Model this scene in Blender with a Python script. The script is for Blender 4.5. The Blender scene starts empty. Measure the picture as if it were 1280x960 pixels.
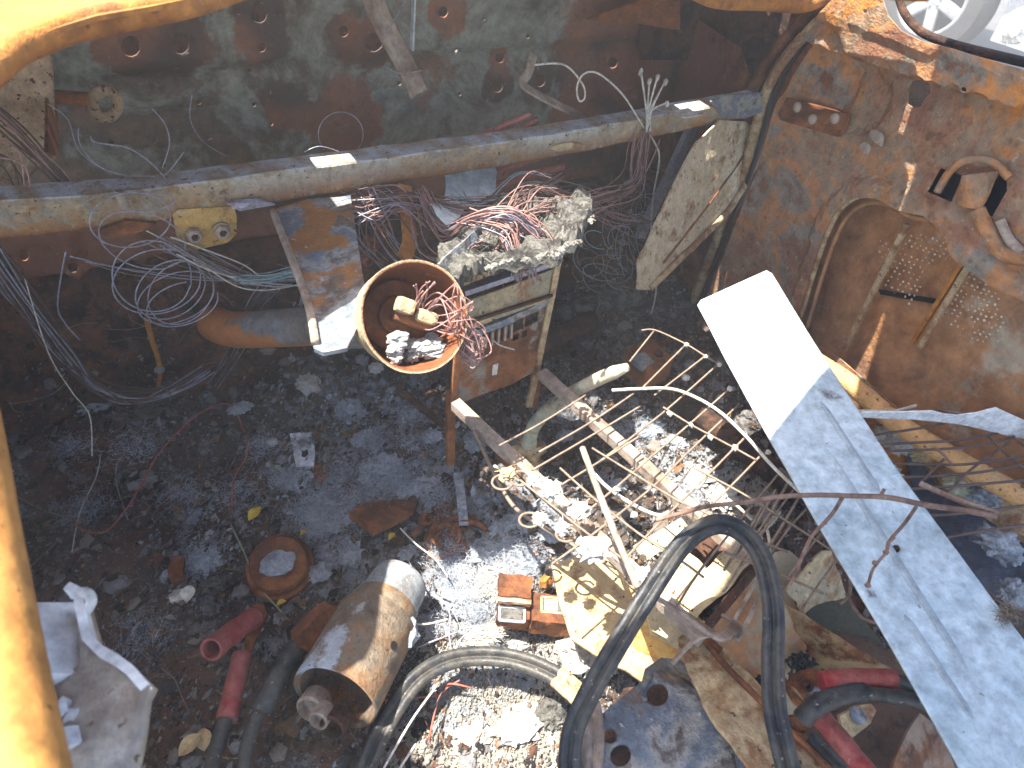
import bpy, bmesh, math, random
import numpy as np
from mathutils import Vector, Matrix, noise
from mathutils.geometry import delaunay_2d_cdt
random.seed(7); np.random.seed(7)
R = random.random
def U(a, b): return a + (b - a) * random.random()
scene = bpy.context.scene
COL = scene.collection

# ------------------------------------------------------------------ camera
F, CX, CY = 870.0, 640.0, 480.0            # focal length in photo pixels (1280 wide)
CAM = Vector((0, 0, 0.95))                  # eye of the driver; z = 0 is the floor pan, x right, y forward
_n = Vector((520 - CX, 1400 - CY, F)).normalized(); UP = -_n
_f = Vector((-55 - CX, -435 - CY, F)).normalized(); _f = (_f - _f.dot(UP) * UP).normalized()
_x = _f.cross(UP).normalized()
MW = Matrix((_x, _f, UP))                   # photo axes (right, down, forward) -> world
cd = bpy.data.cameras.new("camera"); cam = bpy.data.objects.new("camera", cd); COL.objects.link(cam)
cx_, cy_, cz_ = MW @ Vector((1, 0, 0)), MW @ Vector((0, -1, 0)), MW @ Vector((0, 0, -1))
cam.matrix_world = Matrix(((cx_.x, cy_.x, cz_.x, CAM.x), (cx_.y, cy_.y, cz_.y, CAM.y), (cx_.z, cy_.z, cz_.z, CAM.z), (0, 0, 0, 1)))
cd.sensor_width = 36; cd.lens = F / 1280 * 36; cd.clip_start = 0.02; cd.clip_end = 400
cd.dof.use_dof = True; cd.dof.focus_distance = 1.0; cd.dof.aperture_fstop = 8.0
scene.camera = cam
# ------------------------------------------------------------------ light
SUN = Vector((-.30, .15, .94)).normalized()
w = bpy.data.worlds.new("World"); scene.world = w; w.use_nodes = True
nt = w.node_tree; bg = nt.nodes['Background']; sk = nt.nodes.new('ShaderNodeTexSky'); sk.sky_type = 'NISHITA'
sk.sun_disc = False; sk.sun_elevation = math.asin(SUN.z); sk.sun_rotation = math.atan2(SUN.x, SUN.y); sk.dust_density = 2.0; sk.ozone_density = 0.4
nt.links.new(sk.outputs[0], bg.inputs[0]); bg.inputs[1].default_value = 0.15
sl = bpy.data.lights.new("sun", 'SUN'); so = bpy.data.objects.new("sun", sl); COL.objects.link(so)
sl.energy = 5.0; sl.angle = math.radians(.5); sl.color = (1, .94, .84)
so.rotation_euler = SUN.to_track_quat('Z', 'Y').to_euler(); so.location = (-2, 1, 5)
scene.view_settings.view_transform = 'Standard'; scene.view_settings.look = 'None'
scene.view_settings.exposure = 1.95; scene.view_settings.gamma = 1
scene.render.engine = 'CYCLES'; scene.cycles.use_denoising = True
scene.cycles.max_bounces = 8; scene.cycles.diffuse_bounces = 6; scene.cycles.sample_clamp_indirect = 6

# ------------------------------------------------------------------ geometry from measured photo positions
def ray(px, py): return MW @ Vector(((px - CX) / F, (py - CY) / F, 1.0))
def Z(px, py, z=0.0): r = ray(px, py); return CAM + r * ((z - CAM.z) / r.z)
def Y(px, py, y): r = ray(px, py); return CAM + r * (y / r.y)
def X(px, py, x): r = ray(px, py); return CAM + r * (x / r.x)
def D(px, py, d): return CAM + ray(px, py) * d
class Plane:
    def __init__(s, p, n, u=None):
        s.p = Vector(p); s.n = Vector(n).normalized()
        if s.n.dot(CAM - s.p) < 0: s.n = -s.n
        u = Vector(u) if u else (Vector((1, 0, 0)) if abs(s.n.x) < .8 else Vector((0, 1, 0)))
        s.u = (u - u.dot(s.n) * s.n).normalized(); s.v = s.n.cross(s.u)
    def hit(s, px, py, off=0.0):
        r = ray(px, py); p0 = s.p + s.n * off
        return CAM + r * ((p0 - CAM).dot(s.n) / r.dot(s.n))
    def uv(s, P): d = P - s.p; return Vector((d.dot(s.u), d.dot(s.v)))
    def at(s, a, b, off=0.0): return s.p + s.u * a + s.v * b + s.n * off
def plane3(a, b, c): a, b, c = map(Vector, (a, b, c)); return Plane(a, (b - a).cross(c - a), b - a)
def zplane(z): return Plane((0, 0, z), (0, 0, 1))
def yplane(y): return Plane((0, y, 0), (0, 1, 0))
def xplane(x): return Plane((x, 0, 0), (1, 0, 0), (0, 1, 0))
def nz(p, s=1.0, seed=0.0): return noise.noise(Vector((p[0] * s + seed, p[1] * s - seed * .7, p[2] * s + seed * 1.3)))
def fbm(p, s=1.0, o=4, seed=0.0): return noise.fractal(Vector((p[0] * s + seed, p[1] * s + seed * .3, p[2] * s - seed)), 1.0, 2.1, o)
def sstep(a, b, x):
    t = min(1, max(0, (x - a) / (b - a))); return t * t * (3 - 2 * t)

# ------------------------------------------------------------------ materials
MATS = {}
def rustmat(name, ramp, scale=9, bump=.5, rough=(.6, .95), metal=0.0, speck=None, pits=.25, stretch=None, fine=1.0, wave=0):
    """layered noise over a colour ramp; vertex colour 'Col' (alpha = amount) lays ragged stains over it"""
    m = bpy.data.materials.new(name); m.use_nodes = True; t = m.node_tree; N = t.nodes; L = t.links.new
    b = N['Principled BSDF']
    def node(ty, **k):
        n = N.new(ty)
        for a, v in k.items(): setattr(n, a, v)
        return n
    tc = node('ShaderNodeTexCoord'); mp = node('ShaderNodeMapping'); L(tc.outputs['Object'], mp.inputs[0])
    if stretch: mp.inputs['Scale'].default_value = stretch
    mp.inputs['Location'].default_value = (len(MATS) * 1.7, len(MATS) * -.9, 0)
    def no(s, det=8, ro=.62, dist=0.0):
        n = node('ShaderNodeTexNoise'); n.inputs['Scale'].default_value = s; n.inputs['Detail'].default_value = det
        n.inputs['Roughness'].default_value = ro; n.inputs['Distortion'].default_value = dist; L(mp.outputs[0], n.inputs['Vector']); return n
    def mix(bl, fac, a, c):
        x = node('ShaderNodeMix', data_type='RGBA', blend_type=bl); x.clamp_factor = True
        for i, v in ((0, fac), (6, a), (7, c)):
            if hasattr(v, 'is_output') or hasattr(v, 'links'): L(v, x.inputs[i])
            else: x.inputs[i].default_value = v
        return x.outputs[2]
    def mr(v, a, c, d=0, e=1):
        x = node('ShaderNodeMapRange'); L(v, x.inputs[0])
        for i, q in enumerate((a, c, d, e)): x.inputs[i + 1].default_value = q
        return x.outputs[0]
    n1 = no(scale, 10, .68, .4); rp = node('ShaderNodeValToRGB'); el = rp.color_ramp.elements
    k = len(ramp)
    for i, c in enumerate(ramp):
        pos = .34 + .32 * i / (k - 1)
        e = el[i] if i < 2 else el.new(pos)
        e.position = pos; e.color = (*c, 1)
    L(n1.outputs[0], rp.inputs[0]); col = rp.outputs[0]
    n2 = no(scale * 7, 6, .7); g = mr(n2.outputs[0], .3, .7, .55, 1.4)
    cg = node('ShaderNodeCombineColor'); [L(g, cg.inputs[i]) for i in range(3)]
    col = mix('MULTIPLY', .85, col, cg.outputs[0])
    at = node('ShaderNodeVertexColor', layer_name='Col')
    n3 = no(scale * 3.1, 8, .7)
    ad = node('ShaderNodeMath', operation='ADD'); L(at.outputs['Alpha'], ad.inputs[0]); L(mr(n3.outputs[0], .25, .75, -.55, .55), ad.inputs[1])
    sm = mr(ad.outputs[0], .38, .62)
    ag = node('ShaderNodeMath', operation='GREATER_THAN'); L(at.outputs['Alpha'], ag.inputs[0]); ag.inputs[1].default_value = .02
    mu = node('ShaderNodeMath', operation='MULTIPLY'); L(sm, mu.inputs[0]); L(ag.outputs[0], mu.inputs[1])
    sc_ = mix('MULTIPLY', .6, at.outputs['Color'], cg.outputs[0])
    col = mix('MIX', mu.outputs[0], col, sc_)
    if speck:
        n4 = no(scale * 11, 4, .6); thr = speck[3] if len(speck) > 3 else .62
        col = mix('MIX', mr(n4.outputs[0], thr, thr + .03), col, (*speck[:3], 1))
    vo = node('ShaderNodeTexVoronoi'); vo.inputs['Scale'].default_value = scale * 9; L(mp.outputs[0], vo.inputs['Vector'])
    pt = mr(vo.outputs['Distance'], .05, .3)
    cp = node('ShaderNodeCombineColor'); [L(pt, cp.inputs[i]) for i in range(3)]
    col = mix('MULTIPLY', pits, col, cp.outputs[0])
    L(col, b.inputs['Base Color']); L(mr(n2.outputs[0], .3, .7, rough[0], rough[1]), b.inputs['Roughness'])
    b.inputs['Metallic'].default_value = metal; b.inputs['Specular IOR Level'].default_value = .35
    hb = node('ShaderNodeMath', operation='ADD'); L(n2.outputs[0], hb.inputs[0]); L(n1.outputs[0], hb.inputs[1])
    nf = no(scale * 30, 3, .6); hb2 = node('ShaderNodeMath', operation='MULTIPLY_ADD'); L(nf.outputs[0], hb2.inputs[0]); hb2.inputs[1].default_value = .5 * fine; L(hb.outputs[0], hb2.inputs[2])
    bp = node('ShaderNodeBump'); bp.inputs['Strength'].default_value = bump; bp.inputs['Distance'].default_value = .03 / scale * 3
    L(hb2.outputs[0], bp.inputs['Height']); L(bp.outputs[0], b.inputs['Normal'])
    MATS[name] = m; return m
def flat(name, c, rough=.5, metal=0.0, vc=False):
    m = rustmat(name, [tuple(x * .75 for x in c), c, tuple(min(1, x * 1.2) for x in c)], 14, .15, (rough * .8, min(1, rough * 1.2)), metal, None, .1); return m

M_RUST = rustmat('rust', [(.05, .022, .012), (.14, .05, .02), (.30, .11, .035), (.16, .07, .035)], 9)
M_RUSTD = rustmat('dark_rust', [(.016, .011, .009), (.05, .025, .017), (.12, .055, .03), (.03, .018, .014), (.085, .06, .045)], 11, .8, speck=(.22, .15, .10, .67))
M_TAN = rustmat('tan_rust', [(.12, .05, .02), (.36, .22, .10), (.52, .40, .23), (.26, .12, .05), (.42, .32, .2)], 10, .5, speck=(.09, .04, .025, .64))
M_ORANGE = rustmat('orange_rust', [(.20, .07, .015), (.36, .14, .025), (.44, .19, .04), (.26, .10, .03)], 9, .45, speck=(.14, .06, .02, .65))
M_BEAM = rustmat('beam_steel', [(.14, .07, .035), (.33, .22, .12), (.27, .25, .20), (.38, .30, .18), (.15, .08, .045)], 16, .5, speck=(.06, .03, .02, .64))
M_FIRE = rustmat('scorched_paint', [(.07, .05, .04), (.17, .165, .13), (.27, .275, .225), (.13, .10, .07), (.20, .13, .08)], 5.5, .35, (.4, .8), 0, (.22, .22, .19, .68), .25)
M_BLUE = rustmat('blued_steel', [(.24, .12, .055), (.19, .20, .21), (.15, .185, .235), (.33, .33, .31), (.11, .09, .085), (.26, .17, .10)], 10, .5, (.4, .75), .15, (.5, .5, .46, .66))
M_BLUED = rustmat('dark_blued_tube', [(.10, .06, .04), (.17, .14, .11), (.20, .20, .20), (.13, .09, .06)], 9, .4)
M_PILLAR = rustmat('pillar_orange', [(.36, .16, .04), (.42, .20, .05), (.46, .23, .065), (.36, .14, .035)], 7, .12, speck=(.20, .08, .025, .66))
M_DUSTG = rustmat('dusty_grey_housing', [(.15, .12, .09), (.22, .23, .24), (.30, .33, .35), (.17, .15, .13)], 14, .4, speck=(.10, .06, .04, .66))
M_CASING = rustmat('casing_rust', [(.08, .06, .045), (.16, .12, .085), (.20, .16, .115), (.24, .13, .06), (.12, .105, .095)], 12, .45, speck=(.07, .04, .03, .65))
M_HOLESHADE = rustmat('hole_shade', [(.01, .008, .007), (.02, .014, .012), (.035, .02, .015)], 8, .4)  # near black, stands for the shade behind the door holes
M_ASHCH = rustmat('matte_ash', [(.24, .25, .24), (.34, .35, .34), (.42, .43, .41)], 30, .6, (.9, 1))
M_CASTLOW = rustmat('scaled_cast_grey', [(.17, .13, .105), (.27, .225, .185), (.38, .36, .33), (.22, .165, .12)], 7, .4, speck=(.12, .08, .05, .67))
M_DOTS = rustmat('pale_scale_dots', [(.45, .34, .24), (.60, .50, .38), (.66, .58, .46)], 20, .2)
M_DOOR = rustmat('door_rust', [(.17, .075, .04), (.33, .17, .095), (.30, .22, .15), (.48, .21, .075), (.25, .235, .20), (.22, .09, .045)], 6.5, .5, (.45, .85), .05, (.45, .33, .22, .66), .4)
M_SKIN = rustmat('outer_skin_rust', [(.20, .085, .04), (.36, .17, .07), (.46, .24, .11), (.26, .14, .085)], 4.5, .35, (.55, .9), 0, None, .2)
M_GALV = rustmat('galvanised', [(.34, .42, .45), (.45, .54, .57), (.55, .63, .65), (.41, .49, .52)], 9, .10, (.4, .65), .0, (.22, .2, .18, .69), .08)
M_SOOT = rustmat('soot_floor', [(.022, .019, .018), (.065, .05, .042), (.12, .08, .055), (.055, .053, .053), (.22, .21, .21), (.10, .085, .07)], 18, 1.0, (.7, 1), 0, (.30, .31, .33, .64), .3)
M_ASH = rustmat('grey_ash', [(.10, .11, .12), (.28, .31, .35), (.45, .49, .54), (.16, .17, .19)], 22, 1.0, (.8, 1))
M_PALEASH = rustmat('pale_ash', [(.26, .22, .17), (.55, .52, .46), (.70, .69, .66), (.32, .28, .2)], 22, 1.0, (.8, 1))
M_FIBRE = rustmat('glass_fibre', [(.26, .30, .36), (.42, .46, .52), (.52, .54, .57)], 20, .2, (.5, .8))
M_CHAR = rustmat('charred_plastic', [(.010, .010, .010), (.04, .038, .033), (.17, .165, .145), (.02, .018, .016), (.26, .25, .22)], 20, 1.0, (.6, .95), 0, (.22, .21, .19, .67))
M_CHAREDGE = rustmat('melted_edge', [(.08, .075, .065), (.24, .235, .21), (.15, .12, .09)], 50, .8)
M_COPPER = rustmat('copper_wire', [(.22, .11, .09), (.38, .21, .18), (.30, .18, .17), (.16, .09, .08)], 40, .2, (.45, .7), .15)
M_COPPERPIPE = rustmat('copper_pipe', [(.22, .06, .045), (.45, .13, .09), (.32, .18, .15)], 20, .4, (.4, .7), .2)
M_STEELW = rustmat('steel_wire', [(.20, .20, .25), (.36, .36, .44), (.28, .22, .20)], 30, .2, (.35, .6), .5)
M_DARKW = rustmat('burnt_wire', [(.05, .035, .03), (.12, .075, .06), (.09, .08, .08)], 30, .3)
M_PALEW = rustmat('pale_wire', [(.40, .36, .30), (.62, .60, .54), (.5, .42, .3)], 30, .3)
M_TEAL = rustmat('verdigris_wire', [(.16, .26, .28), (.30, .42, .44), (.42, .5, .5)], 40, .3)
M_RUSTW = rustmat('rusty_wire', [(.12, .08, .06), (.25, .19, .14), (.18, .13, .10)], 30, .3)
M_TWIG = rustmat('twig_bark', [(.10, .055, .04), (.24, .14, .10), (.34, .24, .18)], 40, .5)
M_RUBBER = rustmat('cable_rubber', [(.014, .015, .018), (.030, .032, .036), (.07, .065, .055), (.022, .023, .026)], 16, .2, (.28, .55), 0, (.30, .26, .20, .66), .2)
M_RED = rustmat('red_vinyl', [(.16, .014, .013), (.27, .026, .024), (.30, .09, .075), (.20, .02, .018)], 13, .3, (.4, .7), 0, (.36, .22, .19, .66), .05)
M_LEVER = rustmat('pale_green_paint', [(.22, .24, .15), (.36, .42, .30), (.52, .50, .36), (.2, .14, .08)], 12, .4)
M_WHITE = flat('white_plastic', (.72, .76, .80), .5)
M_CASTGREY = rustmat('cast_grey', [(.42, .44, .46), (.66, .70, .74), (.76, .80, .84)], 9, .15, (.4, .6))
M_TAUPE = rustmat('taupe_scale', [(.14, .09, .06), (.28, .21, .16), (.38, .31, .25), (.20, .13, .09)], 10, .4)
M_PIN = rustmat('scale_flakes', [(.05, .02, .015), (.30, .20, .12), (.40, .28, .17), (.45, .33, .21)], 13, .8, (.7, .95), 0, (.05, .025, .02, .60), .3)
M_YLEAF = flat('yellow_leaf', (.55, .40, .05), .6)
M_TLEAF = flat('tan_leaf', (.45, .33, .16), .7)
M_GLEAF = flat('grey_green_leaf', (.25, .30, .20), .7)
M_TAG = flat('enamel_chip', (.62, .60, .52), .7)
M_CONC = rustmat('concrete', [(.075, .077, .08), (.10, .10, .10), (.12, .12, .115)], 2, .2)
M_CARW = flat('white_car_paint', (.42, .42, .43), .3)
M_TYRE = flat('tyre_rubber', (.06, .056, .052), .8)
M_ALLOY = flat('alloy_silver', (.36, .36, .35), .45, .2)
M_BLACK = flat('black_plastic', (.02, .02, .02), .5)
M_DARKCLOTH = rustmat('dark_burnt_cloth', [(.035, .04, .055), (.075, .08, .11), (.05, .045, .045)], 9, .6)

# ------------------------------------------------------------------ builders
def label(o, lab=None, cat=None, group=None, kind=None):
    if lab: o['label'] = lab
    if cat: o['category'] = cat
    if group: o['group'] = group
    if kind: o['kind'] = kind
    return o
def thing(name, lab, cat, loc=(0, 0, 0), group=None):
    o = bpy.data.objects.new(name, None); o.empty_display_size = .05; COL.objects.link(o); o.location = loc
    return label(o, lab, cat, group)
def base_of(o):
    v = Vector((0, 0, 0))
    while o: v = v + o.location; o = o.parent
    return v
def mesh(name, V, Fc, mat, par=None, smooth=False, col=None, mi=None):
    """V in world coordinates; vertices are stored relative to the parent's base"""
    b = base_of(par) if par else Vector((0, 0, 0))
    V = np.array([tuple(v) for v in V], dtype=np.float32) if not isinstance(V, np.ndarray) else V.astype(np.float32)
    ctr = V.mean(axis=0) if len(V) else np.zeros(3)
    V = V - ctr
    me = bpy.data.meshes.new(name); me.from_pydata(V.tolist(), [], [tuple(f) for f in Fc])
    for m in (mat if isinstance(mat, (list, tuple)) else [mat]):
        if m: me.materials.append(m)
    if mi is not None: me.polygons.foreach_set('material_index', mi)
    if smooth: me.polygons.foreach_set('use_smooth', [True] * len(me.polygons))
    if col is not None:
        a = me.color_attributes.new('Col', 'FLOAT_COLOR', 'POINT'); a.data.foreach_set('color', np.array(col, dtype=np.float32).ravel())
    me.update(); o = bpy.data.objects.new(name, me); COL.objects.link(o); o.location = Vector(ctr.tolist()) - b
    if par: o.parent = par
    return o
def catmull(P, n=6, closed=False):
    P = [Vector(p) for p in P]
    if len(P) < 3: return [P[0].lerp(P[-1], i / n) for i in range(n + 1)]
    out = []; m = len(P); rng = range(m if closed else m - 1)
    for i in rng:
        if closed: a, b, c, d = P[i - 1], P[i], P[(i + 1) % m], P[(i + 2) % m]
        else: a, b, c, d = P[max(i - 1, 0)], P[i], P[i + 1], P[min(i + 2, m - 1)]
        for k in range(n):
            t = k / n; out.append(.5 * ((2 * b) + (c - a) * t + (2 * a - 5 * b + 4 * c - d) * t * t + (3 * b - a - 3 * c + d) * t ** 3))
    if not closed: out.append(P[-1].copy())
    return out
def tubegeo(P, r, seg=6, closed=False, prof=None, cap=True, up=None):
    """sweep; prof = list of (a,b) for a section other than a circle (unit = r)"""
    n = len(P); V = []; Fc = []
    prof = prof or [(math.cos(2 * math.pi * k / seg), math.sin(2 * math.pi * k / seg)) for k in range(seg)]
    s = len(prof); u = None
    for i, p in enumerate(P):
        t = (P[(i + 1) % n] - P[i - 1]) if closed or 0 < i < n - 1 else (P[1] - P[0] if i == 0 else P[-1] - P[-2])
        if t.length < 1e-9: t = Vector((0, 0, 1))
        t.normalize()
        if u is None:
            u = Vector(up) if up else (Vector((0, 0, 1)) if abs(t.z) < .9 else Vector((1, 0, 0)))
        u = u - u.dot(t) * t
        if u.length < 1e-6: u = t.orthogonal()
        u.normalize(); v = t.cross(u)
        rr = r[min(i, len(r) - 1)] if isinstance(r, (list, tuple)) else r
        for a, b in prof: V.append(p + (u * a + v * b) * rr)
    for i in range(n if closed else n - 1):
        j = (i + 1) % n
        for k in range(s):
            l = (k + 1) % s; Fc.append((i * s + k, i * s + l, j * s + l, j * s + k))
    if cap and not closed: Fc.append(tuple(range(s - 1, -1, -1))); Fc.append(tuple((n - 1) * s + k for k in range(s)))
    return V, Fc
def tube(name, pts, r, mat, par=None, seg=6, n=6, closed=False, prof=None, cap=True, up=None, straight=False, col=None):
    P = [Vector(p) for p in pts] if straight else catmull(pts, n, closed)
    V, Fc = tubegeo(P, r, seg, closed, prof, cap, up)
    return mesh(name, V, Fc, mat, par, smooth=prof is None or len(prof) > 4)
def merge(parts):
    V, Fc, C = [], [], []
    for v, f in parts:
        o = len(V); V += list(v); Fc += [tuple(i + o for i in q) for q in f]
    return V, Fc
def boxgeo(c, ax, h, bev=.0):
    c = Vector(c); bm = bmesh.new(); bmesh.ops.create_cube(bm, size=2)
    for v in bm.verts: v.co = Vector((v.co.x * h[0], v.co.y * h[1], v.co.z * h[2]))
    if bev: bmesh.ops.bevel(bm, geom=bm.edges[:], offset=bev, segments=2, affect='EDGES', profile=.6)
    V = [c + ax[0] * v.co.x + ax[1] * v.co.y + ax[2] * v.co.z for v in bm.verts]
    bm.verts.index_update(); Fc = [tuple(v.index for v in f.verts) for f in bm.faces]; bm.free(); return V, Fc
def axes(fwd, up=(0, 0, 1)):
    f = Vector(fwd).normalized(); u = Vector(up); u = (u - u.dot(f) * f).normalized(); return (f, u.cross(f), u)
WAX = (Vector((1, 0, 0)), Vector((0, 1, 0)), Vector((0, 0, 1)))
def box(name, c, ax, h, mat, par=None, bev=.002):
    V, Fc = boxgeo(c, ax, h, bev); return mesh(name, V, Fc, mat, par)
def bar(name, a, b, w, t, mat, par=None, up=(0, 0, 1), bev=.0015, rag=0):
    a, b = Vector(a), Vector(b); A = axes(b - a, up); L = (b - a).length
    n = max(2, int(L / .02)); P = [a.lerp(b, i / n) for i in range(n + 1)]
    if rag: P = [p + Vector((nz(p, 14, 1), nz(p, 14, 5), nz(p, 14, 9))) * rag for p in P]
    e = .12; pr = [(-1, -1 + e), (-1, 1 - e), (-1 + e, 1), (1 - e, 1), (1, 1 - e), (1, -1 + e), (1 - e, -1), (-1 + e, -1)]
    V, Fc = tubegeo(P, 1.0, prof=[(x * t / 2, y * w / 2) for x, y in pr], up=up)
    return mesh(name, V, Fc, mat, par)
def lathe(name, o, ax, prof, mat, par=None, seg=32, smooth=True, wob=0, closed=False, cap=(True, True)):
    o = Vector(o); a = Vector(ax).normalized(); u = a.orthogonal().normalized(); v = a.cross(u); V = []; Fc = []
    for i, (r, h) in enumerate(prof):
        for k in range(seg):
            t = 2 * math.pi * k / seg; rr = r
            p = o + a * h + (u * math.cos(t) + v * math.sin(t)) * rr
            if wob: p = p + Vector((nz(p, 25, 3), nz(p, 25, 7), nz(p, 25, 11))) * wob
            V.append(p)
    n = len(prof)
    for i in range(n - 1):
        for k in range(seg):
            l = (k + 1) % seg; Fc.append((i * seg + k, i * seg + l, (i + 1) * seg + l, (i + 1) * seg + k))
    if cap[0]: Fc.append(tuple(range(seg - 1, -1, -1)))
    if cap[1]: Fc.append(tuple((n - 1) * seg + k for k in range(seg)))
    ob = mesh(name, V, Fc, mat, par, smooth)
    if smooth:
        try: ob.data.set_sharp_from_angle(angle=math.radians(38))
        except Exception: pass
    return ob
def circle(c, r, n=16, ry=None, rot=0, rag=0.0):
    out = []
    for k in range(n):
        t = -2 * math.pi * k / n; x, y = r * math.cos(t), (ry or r) * math.sin(t); q = 1 + rag * (R() - .5)
        out.append((c[0] + (x * math.cos(rot) - y * math.sin(rot)) * q, c[1] + (x * math.sin(rot) + y * math.cos(rot)) * q))
    return out
def sheetgeo(pl, poly, holes=(), th=.002, step=.03, disp=None, rag=0.0, off=0.0, colf=None, px=True):
    """poly and holes: photo positions lying on plane pl (or uv when px=False); disp(P,u,v) moves the sheet along its normal"""
    def ring(pp):
        q = [pl.uv(pl.hit(*p)) if px else Vector(p) for p in pp]; out = []
        for i in range(len(q)):
            a, b = q[i], q[(i + 1) % len(q)]; n = max(1, int((b - a).length / step))
            for k in range(n):
                c = a.lerp(b, k / n)
                if rag: c = c + Vector((nz((c.x, c.y, 0), 60, 2), nz((c.x, c.y, 0), 60, 8))) * rag
                out.append(c)
        return out
    rings = [ring(poly)] + [ring(h) for h in holes]
    co = []; ed = []
    for rg in rings:
        o = len(co); co += rg; ed += [(o + i, o + (i + 1) % len(rg)) for i in range(len(rg))]
    xs = [c.x for c in rings[0]]; ys = [c.y for c in rings[0]]
    x = min(xs) + step / 2
    fc = []
    while x < max(xs):
        y = min(ys) + step / 2
        while y < max(ys):
            co.append(Vector((x + U(-.2, .2) * step, y + U(-.2, .2) * step))); y += step
        x += step
    def area(rg): return sum(rg[i].x * rg[(i + 1) % len(rg)].y - rg[(i + 1) % len(rg)].x * rg[i].y for i in range(len(rg)))
    faces_in = []; o = 0
    for i, rg in enumerate(rings):
        idx = list(range(o, o + len(rg))); o += len(rg)
        if (area(rg) > 0) != (i == 0): idx.reverse()
        faces_in.append(idx)
    r = delaunay_2d_cdt(co, ed, [], 0, 1e-6)
    vc, fcs = r[0], r[2]
    def inside(p, rg):
        c = False; j = len(rg) - 1
        for i in range(len(rg)):
            a, b = rg[i], rg[j]
            if (a.y > p.y) != (b.y > p.y) and p.x < (b.x - a.x) * (p.y - a.y) / (b.y - a.y) + a.x: c = not c
            j = i
        return c
    tri = []
    for f in fcs:
        c = (vc[f[0]] + vc[f[1]] + vc[f[2]]) / 3
        if inside(c, rings[0]) and not any(inside(c, h) for h in rings[1:]): tri.append(tuple(f))
    used = sorted({i for f in tri for i in f}); mp = {v: i for i, v in enumerate(used)}
    tri = [tuple(mp[i] for i in f) for f in tri]; uv = [vc[i] for i in used]
    V = []
    for q in uv:
        P = pl.at(q.x, q.y, off); h = disp(P, q.x, q.y) if disp else 0.0; V.append(P + pl.n * h)
    n = len(V); cnt = {}
    for f in tri:
        for a, b in ((f[0], f[1]), (f[1], f[2]), (f[2], f[0])): cnt[(a, b)] = 1
    bd = [(a, b) for (a, b) in cnt if (b, a) not in cnt]
    V2 = V + [v - pl.n * th for v in V]
    Fc = tri + [(f[2] + n, f[1] + n, f[0] + n) for f in tri] + [(b, a, a + n, b + n) for a, b in bd]
    col = None
    if colf: c = [colf(v) for v in V]; col = c + c
    return V2, Fc, col
def sheet(name, pl, poly, mat, par=None, smooth=False, **k):
    V, Fc, col = sheetgeo(pl, poly, **k); return mesh(name, V, Fc, mat, par, smooth=smooth, col=col)
def dents(a=.003, s=8, seed=0): return lambda P, u, v: a * fbm(P, s, 3, seed)
def lumpgeo(c, rad, amp=.35, sub=3, seed=0, freq=1.0, ax=WAX):
    bm = bmesh.new(); bmesh.ops.create_icosphere(bm, subdivisions=sub, radius=1); c = Vector(c); V = []
    for v in bm.verts:
        d = v.co.normalized(); k = 1 + amp * fbm(d * 1.6 * freq, 1.2, 5, seed * 3.7) + amp * .35 * nz(d, 7 * freq, seed)
        p = Vector((d.x * rad[0], d.y * rad[1], d.z * rad[2])) * k; V.append(c + ax[0] * p.x + ax[1] * p.y + ax[2] * p.z)
    bm.verts.index_update(); Fc = [tuple(v.index for v in f.verts) for f in bm.faces]; bm.free(); return V, Fc
def lump(name, c, rad, mat, par=None, amp=.35, sub=3, seed=0, freq=1.0, ax=WAX, smooth=False):
    V, Fc = lumpgeo(c, rad, amp, sub, seed, freq, ax); return mesh(name, V, Fc, mat, par, smooth)
def fibres(c, rad, n, ln=(.01, .03), w=.0004, curl=.6, ax=WAX, flat_=.4, dirv=None):
    V = []; Fc = []; c = Vector(c)
    for _ in range(n):
        p = Vector((random.gauss(0, .5), random.gauss(0, .5), abs(random.gauss(0, .5)))); p = Vector((p.x * rad[0], p.y * rad[1], p.z * rad[2]))
        p = c + ax[0] * p.x + ax[1] * p.y + ax[2] * p.z
        d = Vector((random.gauss(0, 1), random.gauss(0, 1), random.gauss(0, flat_)))
        if dirv: d = d * .5 + Vector(dirv) * 1.5
        d.normalize(); L = U(*ln); s = Vector((R() - .5, R() - .5, R() - .5)).normalized().cross(d); s.normalize()
        bend = Vector((R() - .5, R() - .5, R() - .5)) * curl * 2; o = len(V)
        for k in range(5):
            t = k / 4; V += [p - s * w * (1 - .5 * t), p + s * w * (1 - .5 * t)]; p = p + (d + bend * t) * L / 4
        Fc += [(o + 2 * k, o + 2 * k + 1, o + 2 * k + 3, o + 2 * k + 2) for k in range(4)]
    return V, Fc

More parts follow.
